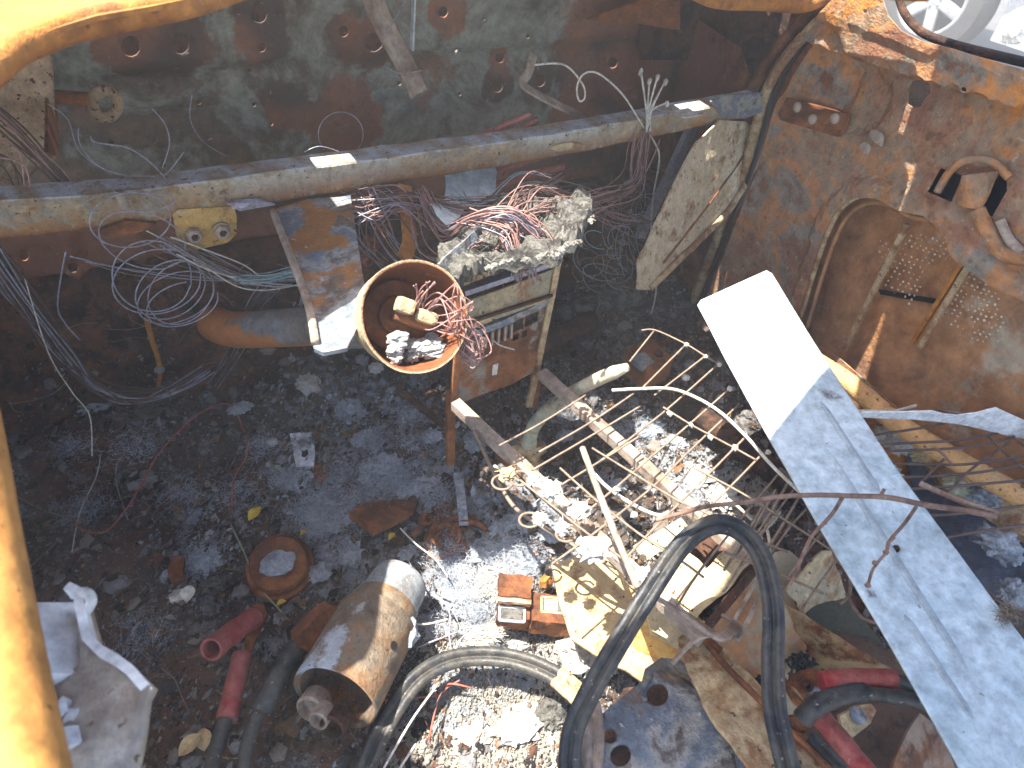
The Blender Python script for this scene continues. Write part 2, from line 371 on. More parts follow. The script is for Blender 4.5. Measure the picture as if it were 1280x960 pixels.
# ================================================================== OUTSIDE
GZ = -.43
m = mesh('ground', [(-13, -13, GZ), (13, -13, GZ), (13, 13, GZ), (-13, 13, GZ)], [(0, 1, 2, 3)], M_CONC); m['kind'] = 'structure'
car = thing('parked_car', 'white car parked outside beyond the rusty door window', 'car', (5.15, 2.6, GZ))
wc = D(1176, -4, 4.65); wc.z = GZ + .34
wn = Vector((-1, -.12, 0)).normalized(); wu = Vector((0, 0, 1)); wt = wn.cross(wu)
lathe('tyre', wc - wn * .1, wn, [(.2, 0), (.33, 0), (.345, .02), (.35, .1), (.345, .18), (.325, .21), (.235, .215), (.225, .19), (.22, .1), (.2, .1)], M_TYRE, car, 48, cap=(True, False))
wh = mesh('rim', *merge([(lambda o: o)(tubegeo([wc + wn * .1 + (wt * math.cos(t) + wu * math.sin(t)) * .222 for t in np.linspace(0, 2 * math.pi, 49)[:-1]], .016, 6, True)),
     boxgeo(wc + wn * .055, (wt, wu, wn), (.06, .06, .02), .015)] +
     [boxgeo(wc + wn * .06 + (wt * math.cos(a) + wu * math.sin(a)) * .135, ((wt * math.cos(a) + wu * math.sin(a)), (wu * math.cos(a) - wt * math.sin(a)), wn), (.09, .038, .018), .012) for a in [.3 + k * math.pi / 3 for k in range(6)]]), M_ALLOY, car, True)
lathe('brake_disc', wc - wn * .02, wn, [(.02, 0), (.15, 0), (.15, .012), (.02, .012)], M_TYRE, car)
for k in range(6):
    a = k * math.pi / 3 + .7; q = wc + wn * .07 + (wt * math.cos(a) + wu * math.sin(a)) * .045
    lathe('lug_nut', q, wn, [(.011, 0), (.011, .012), (.006, .016)], M_ALLOY, car, 8)
def arch_body():
    """side panel with a wheel arch, sill and door seam, bent outward a little"""
    o = wc - wn * .02
    P = Plane(o, wn, wt)
    def w2(a, b): return (a, b)
    cu = P.uv(o); poly = []; S = 1 if (wt.dot(Vector((0, 1, 0))) > 0) else -1
    def up(b): return b if P.v.z > 0 else -b
    pts = [(-3.2, -.12), (-.43, -.14)] + [(-.42 * math.cos(t), .42 * math.sin(t)) for t in np.linspace(0, math.pi, 16)] + [(.43, -.14), (1.0, -.1), (1.05, .6), (-.9, .75), (-3.2, .78)]
    return P, [(a if P.u.dot(Vector((0, -1, 0))) < 0 else a, up(b)) for a, b in pts]
Pb, poly = arch_body()
# the car reaches towards the rear of the wreck (towards -y), i.e. to the right in the photo
if Pb.u.y > 0: poly = [(a, b) for a, b in poly]
else: poly = [(-a, b) for a, b in poly]
sheet('body', Pb, poly, M_CARW, car, px=False, th=.9, step=.25, disp=lambda P, u, v: .05 * math.sin(max(0, min(1, abs(v) / .7)) * math.pi), smooth=False)
sheet('door_seam', Pb, [(-1.05 if Pb.u.y > 0 else 1.05, -.1), (-1.03 if Pb.u.y > 0 else 1.03, -.1), (-1.03 if Pb.u.y > 0 else 1.03, .6), (-1.05 if Pb.u.y > 0 else 1.05, .6)], M_BLACK, car, px=False, th=.01, off=.06)
bp = thing('paper_bag', 'crumpled white paper scrap on the ground beside the white car', 'litter', D(1258, 38, 2.6))
lump('bag', D(1266, 44, 2.7), (.040, .034, .036), M_TAG, bp, .5, 3, 4)

# ================================================================== CAB SHELL
cab = thing('cab_shell', 'burnt out rusty vehicle cab with firewall, cowl, roof and floor', 'car body', (.4, .6, 0))
FW = yplane(1.15)
def fwz(px, py): q = FW.uv(FW.hit(px, py)); return q
L0, L1 = fwz(60, 95), fwz(700, 52)
C0, C1 = fwz(60, 112), fwz(328, 190)
def seg_d(p, a, b):
    a, b = Vector(a), Vector(b); t = max(0, min(1, (p - a).dot(b - a) / (b - a).length_squared)); return (p - a - (b - a) * t).length
ribs = [(fwz(740, 60), fwz(760, 330)), (fwz(75, 120), fwz(330, 112)), (fwz(330, 112), fwz(335, 180)), (fwz(700, 55), fwz(735, 60))]
ribs2 = [(Vector((x, .02)), Vector((x + .02, .34))) for x in (-.12, -.02, .06, .62, .78, .95)]
def fw_disp(P, u, v):
    q = Vector((u, v)); line = L0.y + (L1.y - L0.y) * (u - L0.x) / (L1.x - L0.x)
    h = .018 * sstep(-.006, .006, v - line)
    for a, b in ribs: h += .010 * max(0, 1 - seg_d(q, a, b) / .012)
    for a, b in ribs2: h += .014 * max(0, 1 - seg_d(q, a, b) / .02)
    return h + .006 * fbm(P, 5, 3, 2) + .0015 * fbm(P, 25, 2, 9)
FH = [((161, 53), 13), ((222, 50), 12), ((319, 12), 11), ((323, 54), 6), ((549, 11), 7), ((294, 10), 3), ((345, 11), 3), ((425, 35), 7), ((462, 48), 12), ((625, 73), 6), ((620, 106), 9),
      ((674, 100), 8), ((140, 180), 4), ((318, 131), 3), ((312, 88), 2.5), ((249, 128), 3), ((262, 172), 3), ((340, 155), 2.5), ((654, 42), 2.5), ((570, 62), 2.5), ((766, 78), 7),
      ((90, 330), 7), ((130, 350), 5), ((30, 320), 6), ((250, 300), 5), ((600, 20), 2.5), ((575, 118), 2.5), ((500, 105), 3), ((205, 208), 3)]
fholes = [circle(c, r * .92, 14, r, 0, .08) for c, r in FH]
spots = [(fwz(*c), r / 870 * 1.3) for c, r in FH]
rustz = [(fwz(190, 50), .085), (fwz(323, 45), .05), (fwz(440, 40), .05), (fwz(430, 150), .09), (fwz(560, 20), .04), (fwz(360, 130), .06)]
def fw_col(P):
    q = Vector((P.x, P.z)); a = 0
    for c, r in spots:
        if r > .008: a = max(a, .95 * sstep(r * 3.6, r * 1.6, (q - c).length))
    for c, r in rustz: a = max(a, .9 * sstep(r * 1.2, r * .4, (q - c).length))
    a = max(a, sstep(.68, .86, P.x) * .85, sstep(.40, .30, P.z + .04 * nz(P, 6, 3)) * .95, .36 * sstep(.1, .5, nz(P, 5, 9)))
    c = Vector((.25, .11, .06)).lerp(Vector((.09, .060, .045)), sstep(-.2, .3, nz(P, 9, 5)))
    return (*c, a)
sheet('firewall', FW, [(-.55, -.02), (1.3, -.02), (1.3, .80), (-.55, .80)], M_FIRE, cab, px=False,
      holes=[[tuple(fwz(*p)) for p in h] for h in fholes], th=.003, step=.0125, disp=fw_disp, colf=fw_col, smooth=True)
sheet('engine_bay_panel', yplane(1.26), [(-.55, -.02), (1.3, -.02), (1.3, .80), (-.55, .80)], M_RUSTD, cab, px=False, th=.003, step=.1, disp=dents(.02, 4, 3))
# toe board slopes from the firewall down to the floor
tb = plane3((0, 1.145, .24), (1, 1.145, .24), (0, .93, .0)); 
def tbp(x, t): return tuple(tb.uv(Vector((x, 1.145, .24)).lerp(Vector((x, .93, .0)), t)))
def tb_disp(P, u, v): return .012 * fbm(P, 6, 4, 6) + .006 * math.sin(P.x * 46) * sstep(.02, .12, P.z) * sstep(.22, .16, P.z)
def tb_col(P):
    k = nz(P, 8, 21); c = Vector((.17, .065, .03)).lerp(Vector((.035, .026, .022)), sstep(-.1, .35, k + (P.x - .1) * .8)); return (*c, .42)
sheet('toe_board', tb, [tbp(-.55, 0), tbp(1.3, 0), tbp(1.3, 1), tbp(-.55, 1)], M_RUSTD, cab, px=False, th=.003, step=.022, disp=tb_disp, colf=tb_col, smooth=True)
# floor with heaped debris relief
def H(x, y):
    p = Vector((x, y, 0)); h = .02 * fbm(p, 5, 4, 3) + .012 * fbm(p, 17, 4, 8) + .004 * fbm(p, 55, 3, 1)
    h += .05 * math.exp(-((x - .40) / .13) ** 2) * sstep(.2, .45, y)
    h += .05 * sstep(.85, 1.0, y)
    return h + .012
nx, ny = 330, 300; xs = np.linspace(-.55, 1.22, nx); ys = np.linspace(-.25, 1.14, ny)
HT = [[H(x, y) for x in xs] for y in ys]
V = [(x, y, HT[j][i]) for j, y in enumerate(ys) for i, x in enumerate(xs)]
Fc = [(j * nx + i, j * nx + i + 1, (j + 1) * nx + i + 1, (j + 1) * nx + i) for j in range(ny - 1) for i in range(nx - 1)]
def hz(x, y):
    i = min(nx - 1, max(0, int((x + .55) / 1.77 * (nx - 1)))); j = min(ny - 1, max(0, int((y + .25) / 1.39 * (ny - 1)))); return HT[j][i]
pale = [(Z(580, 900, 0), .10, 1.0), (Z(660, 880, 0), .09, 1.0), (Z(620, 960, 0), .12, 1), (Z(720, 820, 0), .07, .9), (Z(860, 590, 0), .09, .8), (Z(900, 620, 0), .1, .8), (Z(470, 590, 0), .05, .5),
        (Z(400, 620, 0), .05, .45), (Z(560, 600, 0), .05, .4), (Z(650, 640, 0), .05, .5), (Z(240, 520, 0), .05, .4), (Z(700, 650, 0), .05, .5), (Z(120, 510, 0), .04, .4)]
brown = [(Z(100, 600, 0), .12), (Z(180, 700, 0), .10), (Z(60, 480, 0), .2), (Z(60, 780, 0), .2), (Z(300, 900, 0), .1), (Z(200, 880, 0), .12), (Z(450, 960, 0), .1), (Z(1100, 700, 0), .3), (Z(1050, 880, 0), .25), (Z(930, 420, 0), .15)]
ashy = [(Z(430, 600, 0), .14, .62), (Z(520, 620, 0), .14, .62), (Z(480, 540, 0), .12, .5), (Z(600, 680, 0), .12, .62), (Z(660, 630, 0), .12, .5), (Z(560, 760, 0), .12, .6), (Z(430, 700, 0), .1, .55), (Z(250, 690, 0), .10, .45), (Z(780, 540, 0), .14, .5), (Z(700, 520, 0), .12, .4), (Z(370, 500, 0), .12, .4), (Z(820, 470, 0), .12, .35), (Z(330, 640, 0), .08, .4)]
def floor_col(v):
    a = 0; c = (.42, .38, .31)
    for p, r, k in ashy:
        d = math.hypot(v[0] - p.x, v[1] - p.y); g = k * sstep(r * 1.4, r * .2, d + .05 * nz((v[0], v[1], 0), 14, 9))
        if g > a: a = g; c = (.25, .28, .32)
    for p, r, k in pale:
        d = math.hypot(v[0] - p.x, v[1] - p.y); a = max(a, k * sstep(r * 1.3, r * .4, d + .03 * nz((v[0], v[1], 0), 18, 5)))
    if a < .25:
        b = 0
        for p, r in brown: b = max(b, .62 * sstep(r * 1.3, r * .3, math.hypot(v[0] - p.x, v[1] - p.y)))
        if b > a: a = b; c = (.15, .075, .045)
    return (*c, a)
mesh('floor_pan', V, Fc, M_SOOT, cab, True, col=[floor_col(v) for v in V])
# cowl (windscreen base), seen edge-on along the top of the photo; two slots let sun reach the dash beam
CW = zplane(.765)
edge = [Z(*p, .765) for p in ((0, 62), (35, 44), (70, 31), (120, 18), (180, 7), (240, -5), (330, -32), (480, -66), (600, -80))]
cpoly = [(-.5, .44), (-.2, .44), (-.10, .462)] + [(e.x, e.y) for e in edge] + [(.545, .70), (.61, .685), (.70, .70), (.775, .70), (.80, .62), (.87, .603), (.962, .586), (.962, .72), (.963, .80), (1.06, .85), (1.11, 1.15), (-.5, 1.15)]  # off-frame corners shaped to shade the starter and bound the door's sun patch
cu = lambda x, y: tuple(CW.uv(Vector((x, y, .765))))
def slot(x0, x1, y0, y1): return [cu(x0, y0), cu(x1, y0), cu(x1, y1), cu(x0, y1)]
sheet('cowl', CW, [cu(*p) for p in cpoly], M_ORANGE, cab, px=False, th=.004, step=.05, holes=[slot(.148, .205, .905, .96), slot(.80, .86, .905, .96)], disp=dents(.004, 6, 3))
pr = [(-1, 0), (-.9, .5), (-.4, .9), (.4, .9), (.9, .5), (1, 0), (.8, -.4), (-.8, -.4)]
tube('cowl_lip', [Vector((p[0], p[1] + .012, .757)) for p in cpoly[1:-2]], .011, M_ORANGE, cab, prof=pr, n=5)
tube('cowl_lip', [Y(820, -34, .80), Y(866, -12, .80), (Y(900, 1, .80)), Y(950, 3, .80), Y(1005, 6, .80), Y(1050, -12, .80)], .011, M_ORANGE, cab, prof=pr, n=6)
# roof with the windscreen opening between y = .42 and the cowl
RF = zplane(1.2); ru = lambda x, y: tuple(RF.uv(Vector((x, y, 1.2))))
sheet('roof', RF, [ru(*p) for p in ((-.19, -.9), (.4, -.9), (1.05, -.9), (1.08, .69), (.86, .655), (.76, .63), (.62, .54), (.49, .50), (.30, .43), (.20, .395), (.08, .350), (-.03, .350), (-.12, .36), (-.19, .36))], M_RUST, cab, px=False, th=.006, step=.08, disp=lambda P, u, v: .05 * (1 - ((P.x - .44) / .7) ** 2))  # unseen roof, front edge shaped to cut the sun into its patches
tube('windscreen_pillar', [(-.21, .36, 1.2), (-.33, .62, .98), (-.42, .80, .76)], .022, M_ORANGE, cab, 8)
tube('windscreen_pillar', [(1.08, .74, 1.2), (1.12, .84, .98), (1.13, .92, .77)], .022, M_ORANGE, cab, 8)
# door jamb and kick panel on the passenger side
KP = xplane(1.10)
def door_col(P):
    a = 0; c = Vector((.24, .225, .19))
    k = nz(P, 5, 31)
    if k > .12: a = .4 * sstep(.12, .4, k)
    if P.z > .585: c = Vector((.55, .22, .05)); a = max(a, .4)
    if nz(P, 4, 77) > .2: c = Vector((.28, .13, .075)); a = .5
    return (*c, a)
def kick_col(P): return (.20, .07, .045, .7 * sstep(-.3, .2, nz(P, 4, 3)))
sheet('kick_panel', KP, [(955, 150), (925, 60), (840, 0), (760, -60), (700, 100), (760, 330), (800, 420), (850, 450), (905, 425), (925, 260), (975, 120), (1075, -5), (1000, -30)], M_RUST, cab, th=.003, step=.03, disp=dents(.008, 6, 5),
      colf=kick_col, holes=[circle((884, 372), 4), circle((858, 330), 5), circle((772, 285), 4)], smooth=True)
seam = [(1085, -30), (1062, 0), (1030, 28), (1000, 60), (978, 92), (963, 125), (952, 168), (938, 215), (915, 270), (893, 330), (872, 385), (858, 420)]
tube('door_jamb', [X(x - 9, y, 1.085) for x, y in seam], .012, M_TAN, cab, n=4, prof=pr)
tube('door_jamb', [X(x - 26, y - 4, 1.092) for x, y in seam[:8]], .012, M_RUST, cab, n=4, prof=pr)
tube('door_seal', [X(x + 1, y, 1.09) for x, y in seam], .005, M_BLACK, cab, n=4)
sheet('sill', plane3((1.02, .2, .10), (1.02, .9, .10), (1.12, .5, .13)), [(1005, 405), (1040, 405), (1135, 500), (1290, 590), (1330, 700), (1190, 620), (1080, 480), (1010, 440)], M_TAN, cab, th=.02, step=.04, disp=dents(.006, 9, 2))
# upper inner cowl with the oval opening at the right
sheet('cowl_side', plane3(Y(735, 30, 1.1), Y(960, 60, 1.06), Y(900, -60, 1.0)), [(733, 25), (800, 0), (820, -60), (1040, -60), (1040, 0), (985, 60), (968, 110), (955, 160), (945, 60), (900, 45), (800, 30)],
      M_RUST, cab, holes=[[(850, -30), (965, -30), (974, 15), (972, 40), (948, 65), (880, 45), (850, 40)]], th=.003, step=.025, disp=dents(.004, 9, 5))
sheet('jamb_backing', xplane(1.14), [(820, -80), (1110, -80), (1085, 10), (1000, 130), (950, 250), (900, 420), (830, 420), (820, 200)], M_RUSTD, cab, th=.002, step=.05)
sheet('cowl_side_pocket', yplane(1.13), [(800, -60), (1000, -60), (1000, 75), (800, 75)], M_RUSTD, cab, th=.002, step=.05)
# left door frame, close to the eye
tube('door_frame', [D(-70, 380, .50), D(-45, 520, .44), D(-28, 640, .40), D(-10, 760, .365), D(8, 870, .335), D(30, 990, .305), D(46, 1080, .28)], .0175, M_PILLAR, cab, n=5, prof=[(-1, -.9), (-.2, -1), (.85, -.55), (1, 0), (.75, .6), (0, 1), (-1, .9)])
fp = catmull([D(-70, 380, .50), D(-45, 520, .44), D(-28, 640, .40), D(-10, 760, .365), D(8, 870, .335), D(30, 990, .305), D(46, 1080, .28)], 5)
mesh('hinge_shade_strip', fp + [p + Vector((-.16, .02, .01)) for p in fp] + [p + Vector((0, 0, -.004)) for p in fp] + [p + Vector((-.16, .02, .006)) for p in fp], [(i, i + 1, i + 1 + len(fp), i + len(fp)) for i in range(len(fp) - 1)] + [(i + 2 * len(fp), i + 3 * len(fp), i + 1 + 3 * len(fp), i + 1 + 2 * len(fp)) for i in range(len(fp) - 1)], M_ORANGE, cab)  # off-frame strip added beside the door frame to shade the hinge bracket
sheet('left_side_panel', xplane(-.34), [(-.25, .36), (1.15, .42), (1.15, -.02), (-.25, -.02)], M_RUSTD, cab, px=False, th=.003, step=.06, disp=dents(.01, 5, 4))

# ================================================================== PASSENGER DOOR
door = thing('passenger_door', 'rusty passenger door, trim burnt away, hinged at the right of the cab', 'car door', (1.06, .4, .1))
DR = xplane(1.05)
win = [(1118, -60), (1126, -5), (1134, 18), (1150, 36), (1175, 48), (1215, 58), (1330, 92), (1330, -60)]
rec = [(1000, 400), (1018, 338), (1035, 290), (1050, 262), (1072, 246), (1098, 246), (1130, 262), (1160, 268), (1182, 285), (1195, 320), (1240, 355), (1340, 400), (1340, 650), (1200, 600), (1130, 520), (1050, 450), (1010, 425)]
outer = [(1072, -60), (1066, -5), (1036, 26), (1008, 62), (986, 96), (970, 130), (958, 172), (944, 220), (920, 275), (898, 335), (874, 395), (862, 440), (885, 470), (1000, 445), (1080, 500), (1160, 560), (1345, 680), (1345, -60)]
# the window is open to the top: run the outline round it
outer = outer[:1] + outer[1:-1] + [(1340, 92)] + [(1330, 92), (1215, 58), (1175, 48), (1150, 36), (1134, 18), (1126, -5), (1118, -60)]
key = [(1135, 112), (1141, 101), (1152, 100), (1161, 106), (1162, 116), (1155, 124), (1150, 133), (1141, 135), (1134, 130), (1135, 121)]
sl1 = [(1159, 240), (1176, 210), (1204, 219), (1190, 253)]
sl2 = [(1222, 262), (1249, 216), (1258, 222), (1259, 238), (1240, 272)]
def lineat(a, b):
    a, b = DR.uv(DR.hit(*a)), DR.uv(DR.hit(*b)); n = Vector((-(b - a).y, (b - a).x)).normalized(); return a, n
la, ln = lineat((1010, 50), (1280, 132)); la2, ln2 = lineat((1042, 22), (1280, 95))
if (DR.uv(DR.hit(1150, 60)) - la).dot(ln) < 0: ln = -ln
if (DR.uv(DR.hit(1150, 10)) - la2).dot(ln2) < 0: ln2 = -ln2
recuv = [DR.uv(DR.hit(*p)) for p in rec]
def dist_poly(q, pp): return min(seg_d(q, pp[i], pp[i + 1]) for i in range(len(pp) - 1))
dimple = [(DR.uv(DR.hit(1020, 88)), .09), (DR.uv(DR.hit(1075, 125)), .055)]
def door_disp(P, u, v):
    q = Vector((u, v)); h = .040 * sstep(-.003, .003, (q - la).dot(ln)) + .004 * sstep(-.003, .003, (q - la2).dot(ln2))
    d = dist_poly(q, recuv[:12]); h += .010 * sstep(.030, .024, d) - .012 * sstep(.012, .008, abs(d - .020)) * 0
    for c, r in dimple: h -= .010 * sstep(r, r * .8, (q - c).length)
    return h + .004 * fbm(P, 6, 4, 5) + .001 * fbm(P, 30, 2, 1)
dd = sheet('inner_panel', DR, outer, M_DOOR, door, holes=[rec, key, sl1, sl2, circle((1226, 109), 4, 8), circle((1150, 92), 4, 8), circle((1105, 12), 3, 8)], th=.0025, step=.0095, disp=door_disp, colf=door_col, smooth=False)
def skin_col(P):
    return (.42, .34, .24, .42 * sstep(.0, .5, nz(P, 5, 3)) + .3 * sstep(.3, .6, nz(P, 3, 13)))
sheet('hole_shade_sheet', xplane(1.098), [(960, 260), (985, 120), (1040, 60), (1080, 30), (1110, 40), (1150, 62), (1290, 104), (1400, 130), (1400, 345), (1290, 330), (1200, 270), (1120, 215), (1040, 235), (985, 330)], M_HOLESHADE, door, th=.002, step=.05)  # dark sheet set behind key hole and slots to read as shade
sheet('outer_skin', xplane(1.104), [(905, 470), (940, 330), (985, 190), (1030, 90), (1080, 40), (1130, 62), (1175, 90), (1290, 110), (1400, 140), (1400, 760), (1200, 640), (1100, 540)], M_SKIN, door, th=.002, step=.02, disp=dents(.006, 4, 12), colf=skin_col, smooth=True)
tube('recess_lip', [X(*p, 1.046) for p in rec[:9]], .0045, M_TAN, door, n=4)
tube('recess_lip', [X(p[0] + 9, p[1] + 9, 1.060) for p in rec[:9]], .004, M_SKIN, door, n=4)
tube('window_channel', [X(*p, 1.03) for p in [(1116, -40), (1125, 2), (1134, 22), (1152, 40), (1180, 52), (1215, 62), (1290, 80)]], .006, M_RUSTD, door, n=5)
for a, b, w_ in (((1134, 280), (1056, 436), .008), ((1219, 318), (1150, 434), .007), ((1210, 318), (1141, 428), .0065)):
    bar('strut', X(*a, 1.070), X(*b, 1.078), w_, .008, M_TAN if w_ > .0066 else M_ORANGE, door, up=(1, 0, 0))
sheet('cross_slot', xplane(1.094), [(1098, 362), (1172, 374), (1170, 380), (1100, 368)], M_BLACK, door, th=.002, step=.03)
# little pierced dots on the outer skin, pale edges
dg = []
for i in range(26):
    for j in range(24):
        px = 1100 + i * 7.2 + (j % 2) * 3.2 + U(-.8, .8); py = 262 + j * 6.6 + i * 2.6 + U(-.8, .8)
        if py < 300 + (px - 1100) * .42 - 30 or px > 1279 or py > 330 + (px - 1100) * .55 + 30: continue
        if nz((px * .02, py * .02, 0), 1, 3) < -.12 or R() < .15: continue
        c = X(px, py, 1.0905); r = U(.0014, .0027); n_ = 6
        o = [c + Vector((0, math.cos(k * 6.283 / n_) * r * U(.6, 1.2), math.sin(k * 6.283 / n_) * r * U(.6, 1.2))) for k in range(n_)]
        dg.append((o + [c + Vector((-.002, 0, 0))], [(k, (k + 1) % n_, n_) for k in range(n_)]))
V, Fc = merge(dg); ob = mesh('pierced_dots', V, Fc, M_DOTS, door); ob['kind'] = 'stuff'
hp = Plane(X(1010, 146, 1.035), (-1, 0, .12), (0, 1, 0))
hpl = sheet('hinge_plate', hp, [(972, 142), (983, 122), (1058, 142), (1056, 152), (1046, 171), (975, 150)], M_RUST, door, th=.012, step=.01, disp=lambda P, u, v: .002 * fbm(P, 40, 2, 1))
for p in ((998, 134), (1017, 149), (1045, 148)):
    lathe('bolt', hp.hit(*p, 0), hp.n, [(.0085, -.001), (.0085, .004), (.005, .007), (.001, .008)], M_TAUPE, hpl, 10)
tube('latch_bracket', [X(*p, 1.035) for p in [(1172, 240), (1188, 214), (1210, 200), (1240, 202), (1262, 222)]], .006, M_DOOR, door, n=6)
LB = plane3(X(1200, 215, 1.04), X(1245, 215, 1.025), X(1200, 260, 1.04))
sheet('latch_bridge', LB, [(1204, 219), (1248, 214), (1222, 262), (1190, 254)], M_DOOR, door, th=.004, step=.01, disp=lambda P, u, v: .004 * math.sin(u * 120))
tube('handle_bead', [X(*p, 1.040) for p in [(1222, 262), (1236, 290), (1252, 315), (1275, 322), (1290, 318)]], .011, M_DOOR, door, n=6)
tube('handle_bead', [X(*p, 1.040) for p in [(1250, 275), (1262, 300), (1278, 316)]], .007, M_TAUPE, door, n=6)
for p, c in (((1098, 172), .017), ((1082, 186), .012)):
    sheet('peeled_flake', Plane(X(*p, 1.036), (-1, .2, .3), (0, 1, 0)), circle(p, c * 700, 9, c * 500, .6, .7), M_TAUPE, door, th=.0015, step=.01)

# ================================================================== DASH BEAM
beam = thing('dash_beam', 'long rusty square tube beam crossing the cab from side to side', 'beam', (.4, .9, .47))
BY = .89
tp = [Y(-60, 254, BY), Y(0, 246, BY), Y(180, 232, BY), Y(400, 203, BY), Y(640, 172, BY), Y(800, 146, BY), Y(948, 121, BY)]
bt = [Y(-60, 312, BY), Y(0, 303, BY), Y(180, 282, BY), Y(400, 246, BY), Y(640, 209, BY), Y(800, 177, BY), Y(948, 145, BY)]
ctr = [(a + b) / 2 + Vector((0, .018, 0)) for a, b in zip(tp, bt)]; hh = [(a - b).length / 2 * .82 for a, b in zip(tp, bt)]
P = catmull(ctr, 14); V = []; Fc = []; cc = []
pr8 = [(-1, -.86), (-.9, -1), (.9, -1), (1, -.86), (1, .86), (.9, 1), (-.9, 1), (-1, .86)]
for i, p in enumerate(P):
    k = min(len(hh) - 1, i / 14); h = hh[int(k)] + (hh[min(len(hh) - 1, int(k) + 1)] - hh[int(k)]) * (k % 1)
    for a, b in pr8:
        q = p + Vector((0, a * .020, b * h)); q += Vector((0, nz(q, 22, 3), nz(q, 22, 5))) * .0022; V.append(q)
        top = b > .9; e = ((.42, .47, .52, .66) if nz(q, 26, 7) > -.1 else (.30, .22, .15, .6)) if top else (.45, .36, .22, .38)  # top face flecked pale blue, skylight put into the colour
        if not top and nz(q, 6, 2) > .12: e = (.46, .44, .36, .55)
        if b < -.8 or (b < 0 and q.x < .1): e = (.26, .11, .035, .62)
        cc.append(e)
for i in range(len(P) - 1):
    for k in range(8): l = (k + 1) % 8; Fc.append((i * 8 + k, i * 8 + l, (i + 1) * 8 + l, (i + 1) * 8 + k))
Fc.append(tuple(range(7, -1, -1))); Fc.append(tuple(len(V) - 8 + k for k in range(8)))
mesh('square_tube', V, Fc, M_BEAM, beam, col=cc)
BF = yplane(BY - .0045)
brk = sheet('bolt_bracket', BF, [(216, 268), (222, 262), (292, 258), (296, 270), (296, 292), (286, 303), (247, 312), (231, 306), (221, 296)], M_TAN, beam, th=.004, step=.01, disp=dents(.001, 30), colf=lambda P: (.52, .33, .10, .7))
for c in ((242, 292), (277, 287)):
    o = BF.hit(*c, .001)
    lathe('nut', o, BF.n, [(.0105, 0), (.0105, .009), (.0085, .011), (.0055, .011), (.0055, .002), (.001, .002)], M_TAUPE, brk, 6, smooth=False)
    lathe('stud', o, BF.n, [(.0045, 0), (.0045, .006), (.003, .008), (.001, .008)], M_RUSTD, brk, 10)
lathe('washer_ring', BF.hit(277, 287, .002), BF.n, [(.0115, 0), (.0115, .003), (.0085, .003)], M_TAUPE, brk, 20)
# welded stub with a screw, weld bead, torn tab at the right
sheet('welded_tab', yplane(BY - .012), [(128, 287), (160, 276), (196, 280), (176, 290), (150, 296), (120, 296)], M_RUST, beam, th=.006, step=.01)
lump('weld_bead', Y(308, 254, BY - .012), (.022, .006, .006), M_STEELW, beam, .4, 2, 3)
sheet('welded_tab', yplane(BY - .016), [(282, 254), (330, 252), (345, 256), (300, 264)], M_STEELW, beam, th=.004, step=.01)
Vs = []
for k in range(9):
    c = Y(157, 262, BY - .016) + Vector((0, 0, .004 + k * .0026)); Vs.append(tubegeo([c + Vector((math.cos(t) * .005, math.sin(t) * .005, 0)) for t in np.linspace(0, 6.28, 11)[:-1]], .0013, 5, True))
mesh('screw', *merge(Vs), M_TAUPE, beam, True)
lump('torn_tab', Y(708, 183, BY - .006), (.028, .006, .007), M_TAN, beam, .5, 2, 8)
sheet('end_plate', yplane(BY - .006), [(888, 127), (905, 120), (950, 116), (953, 140), (930, 148), (903, 147)], M_BLUE, beam, th=.004, step=.012, disp=dents(.002, 20))
sheet('sun_spot_patch', zplane(.5035), circle((862, 140), 20, 10, 6, -.1, .3), M_PALEASH, beam, th=.002, step=.01)  # pale patch painting the sun spot on the beam top
# broad bracket that carries the steering column
CB = plane3(Y(345, 262, .875), Y(440, 245, .875), D(412, 436, .728))
cb = sheet('column_bracket', CB, [(341, 262), (383, 250), (438, 244), (441, 262), (448, 310), (456, 360), (452, 400), (434, 436), (404, 442), (392, 436), (384, 380), (360, 310)], M_BLUE, beam, th=.005, step=.014, disp=dents(.004, 16, 3),
      colf=lambda P: (.36, .16, .045, min(1, max(0, .36 + 1.3 * nz(P, 17, 1) + (P.z - .455) * 4))))
tube('bracket_flange', [CB.hit(x, y, .004) for x, y in ((341, 264), (360, 312), (377, 356), (388, 392), (394, 428))], .005, M_TAUPE, cb, n=4)

# ================================================================== STEERING COLUMN
C0 = D(519, 396, .755); A = (C0 - Vector((.095, .86, .30))); A.normalize(); A = (A * .40 + (CAM - C0).normalized() * .75 + Vector((.13, 0, 0))).normalized()
colm = thing('steering_column', 'rusty steering column ending in an open bell housing facing the driver', 'steering column', Vector((.08, .86, .3)))
back = C0 - A * .072
tube('column_tube', [Y(268, 404, .98), Y(292, 412, .92), Y(350, 410, .84), Y(420, 405, .745), back + A * .012], .0285, M_BLUED, colm, 20, n=6, col=None)
ctb = colm.children[0]; zc = (ctb.location + colm.location).z
aq = ctb.data.color_attributes.new('Col', 'FLOAT_COLOR', 'POINT'); aq.data.foreach_set('color', np.array([(.42, .15, .04, .9 * sstep(.01, -.02, v.co.z - v.co.y * -.28 * 0 + (v.co.x * -.35))) for v in ctb.data.vertices], dtype=np.float32).ravel())
tube('column_sleeve', [Y(405, 408, .765), Y(438, 404, .72), back + A * .016], .0345, M_BLUED, colm, 20, n=4)
bell = lathe('bell_housing', back, A, [(.030, 0), (.044, .004), (.052, .014), (.056, .030), (.0580, .048), (.0602, .068), (.0620, .0725), (.0618, .0745), (.0588, .0740), (.0570, .066), (.0550, .048), (.0530, .032), (.049, .020), (.042, .014), (.001, .012)], M_TAN, colm, 48, wob=.0012)
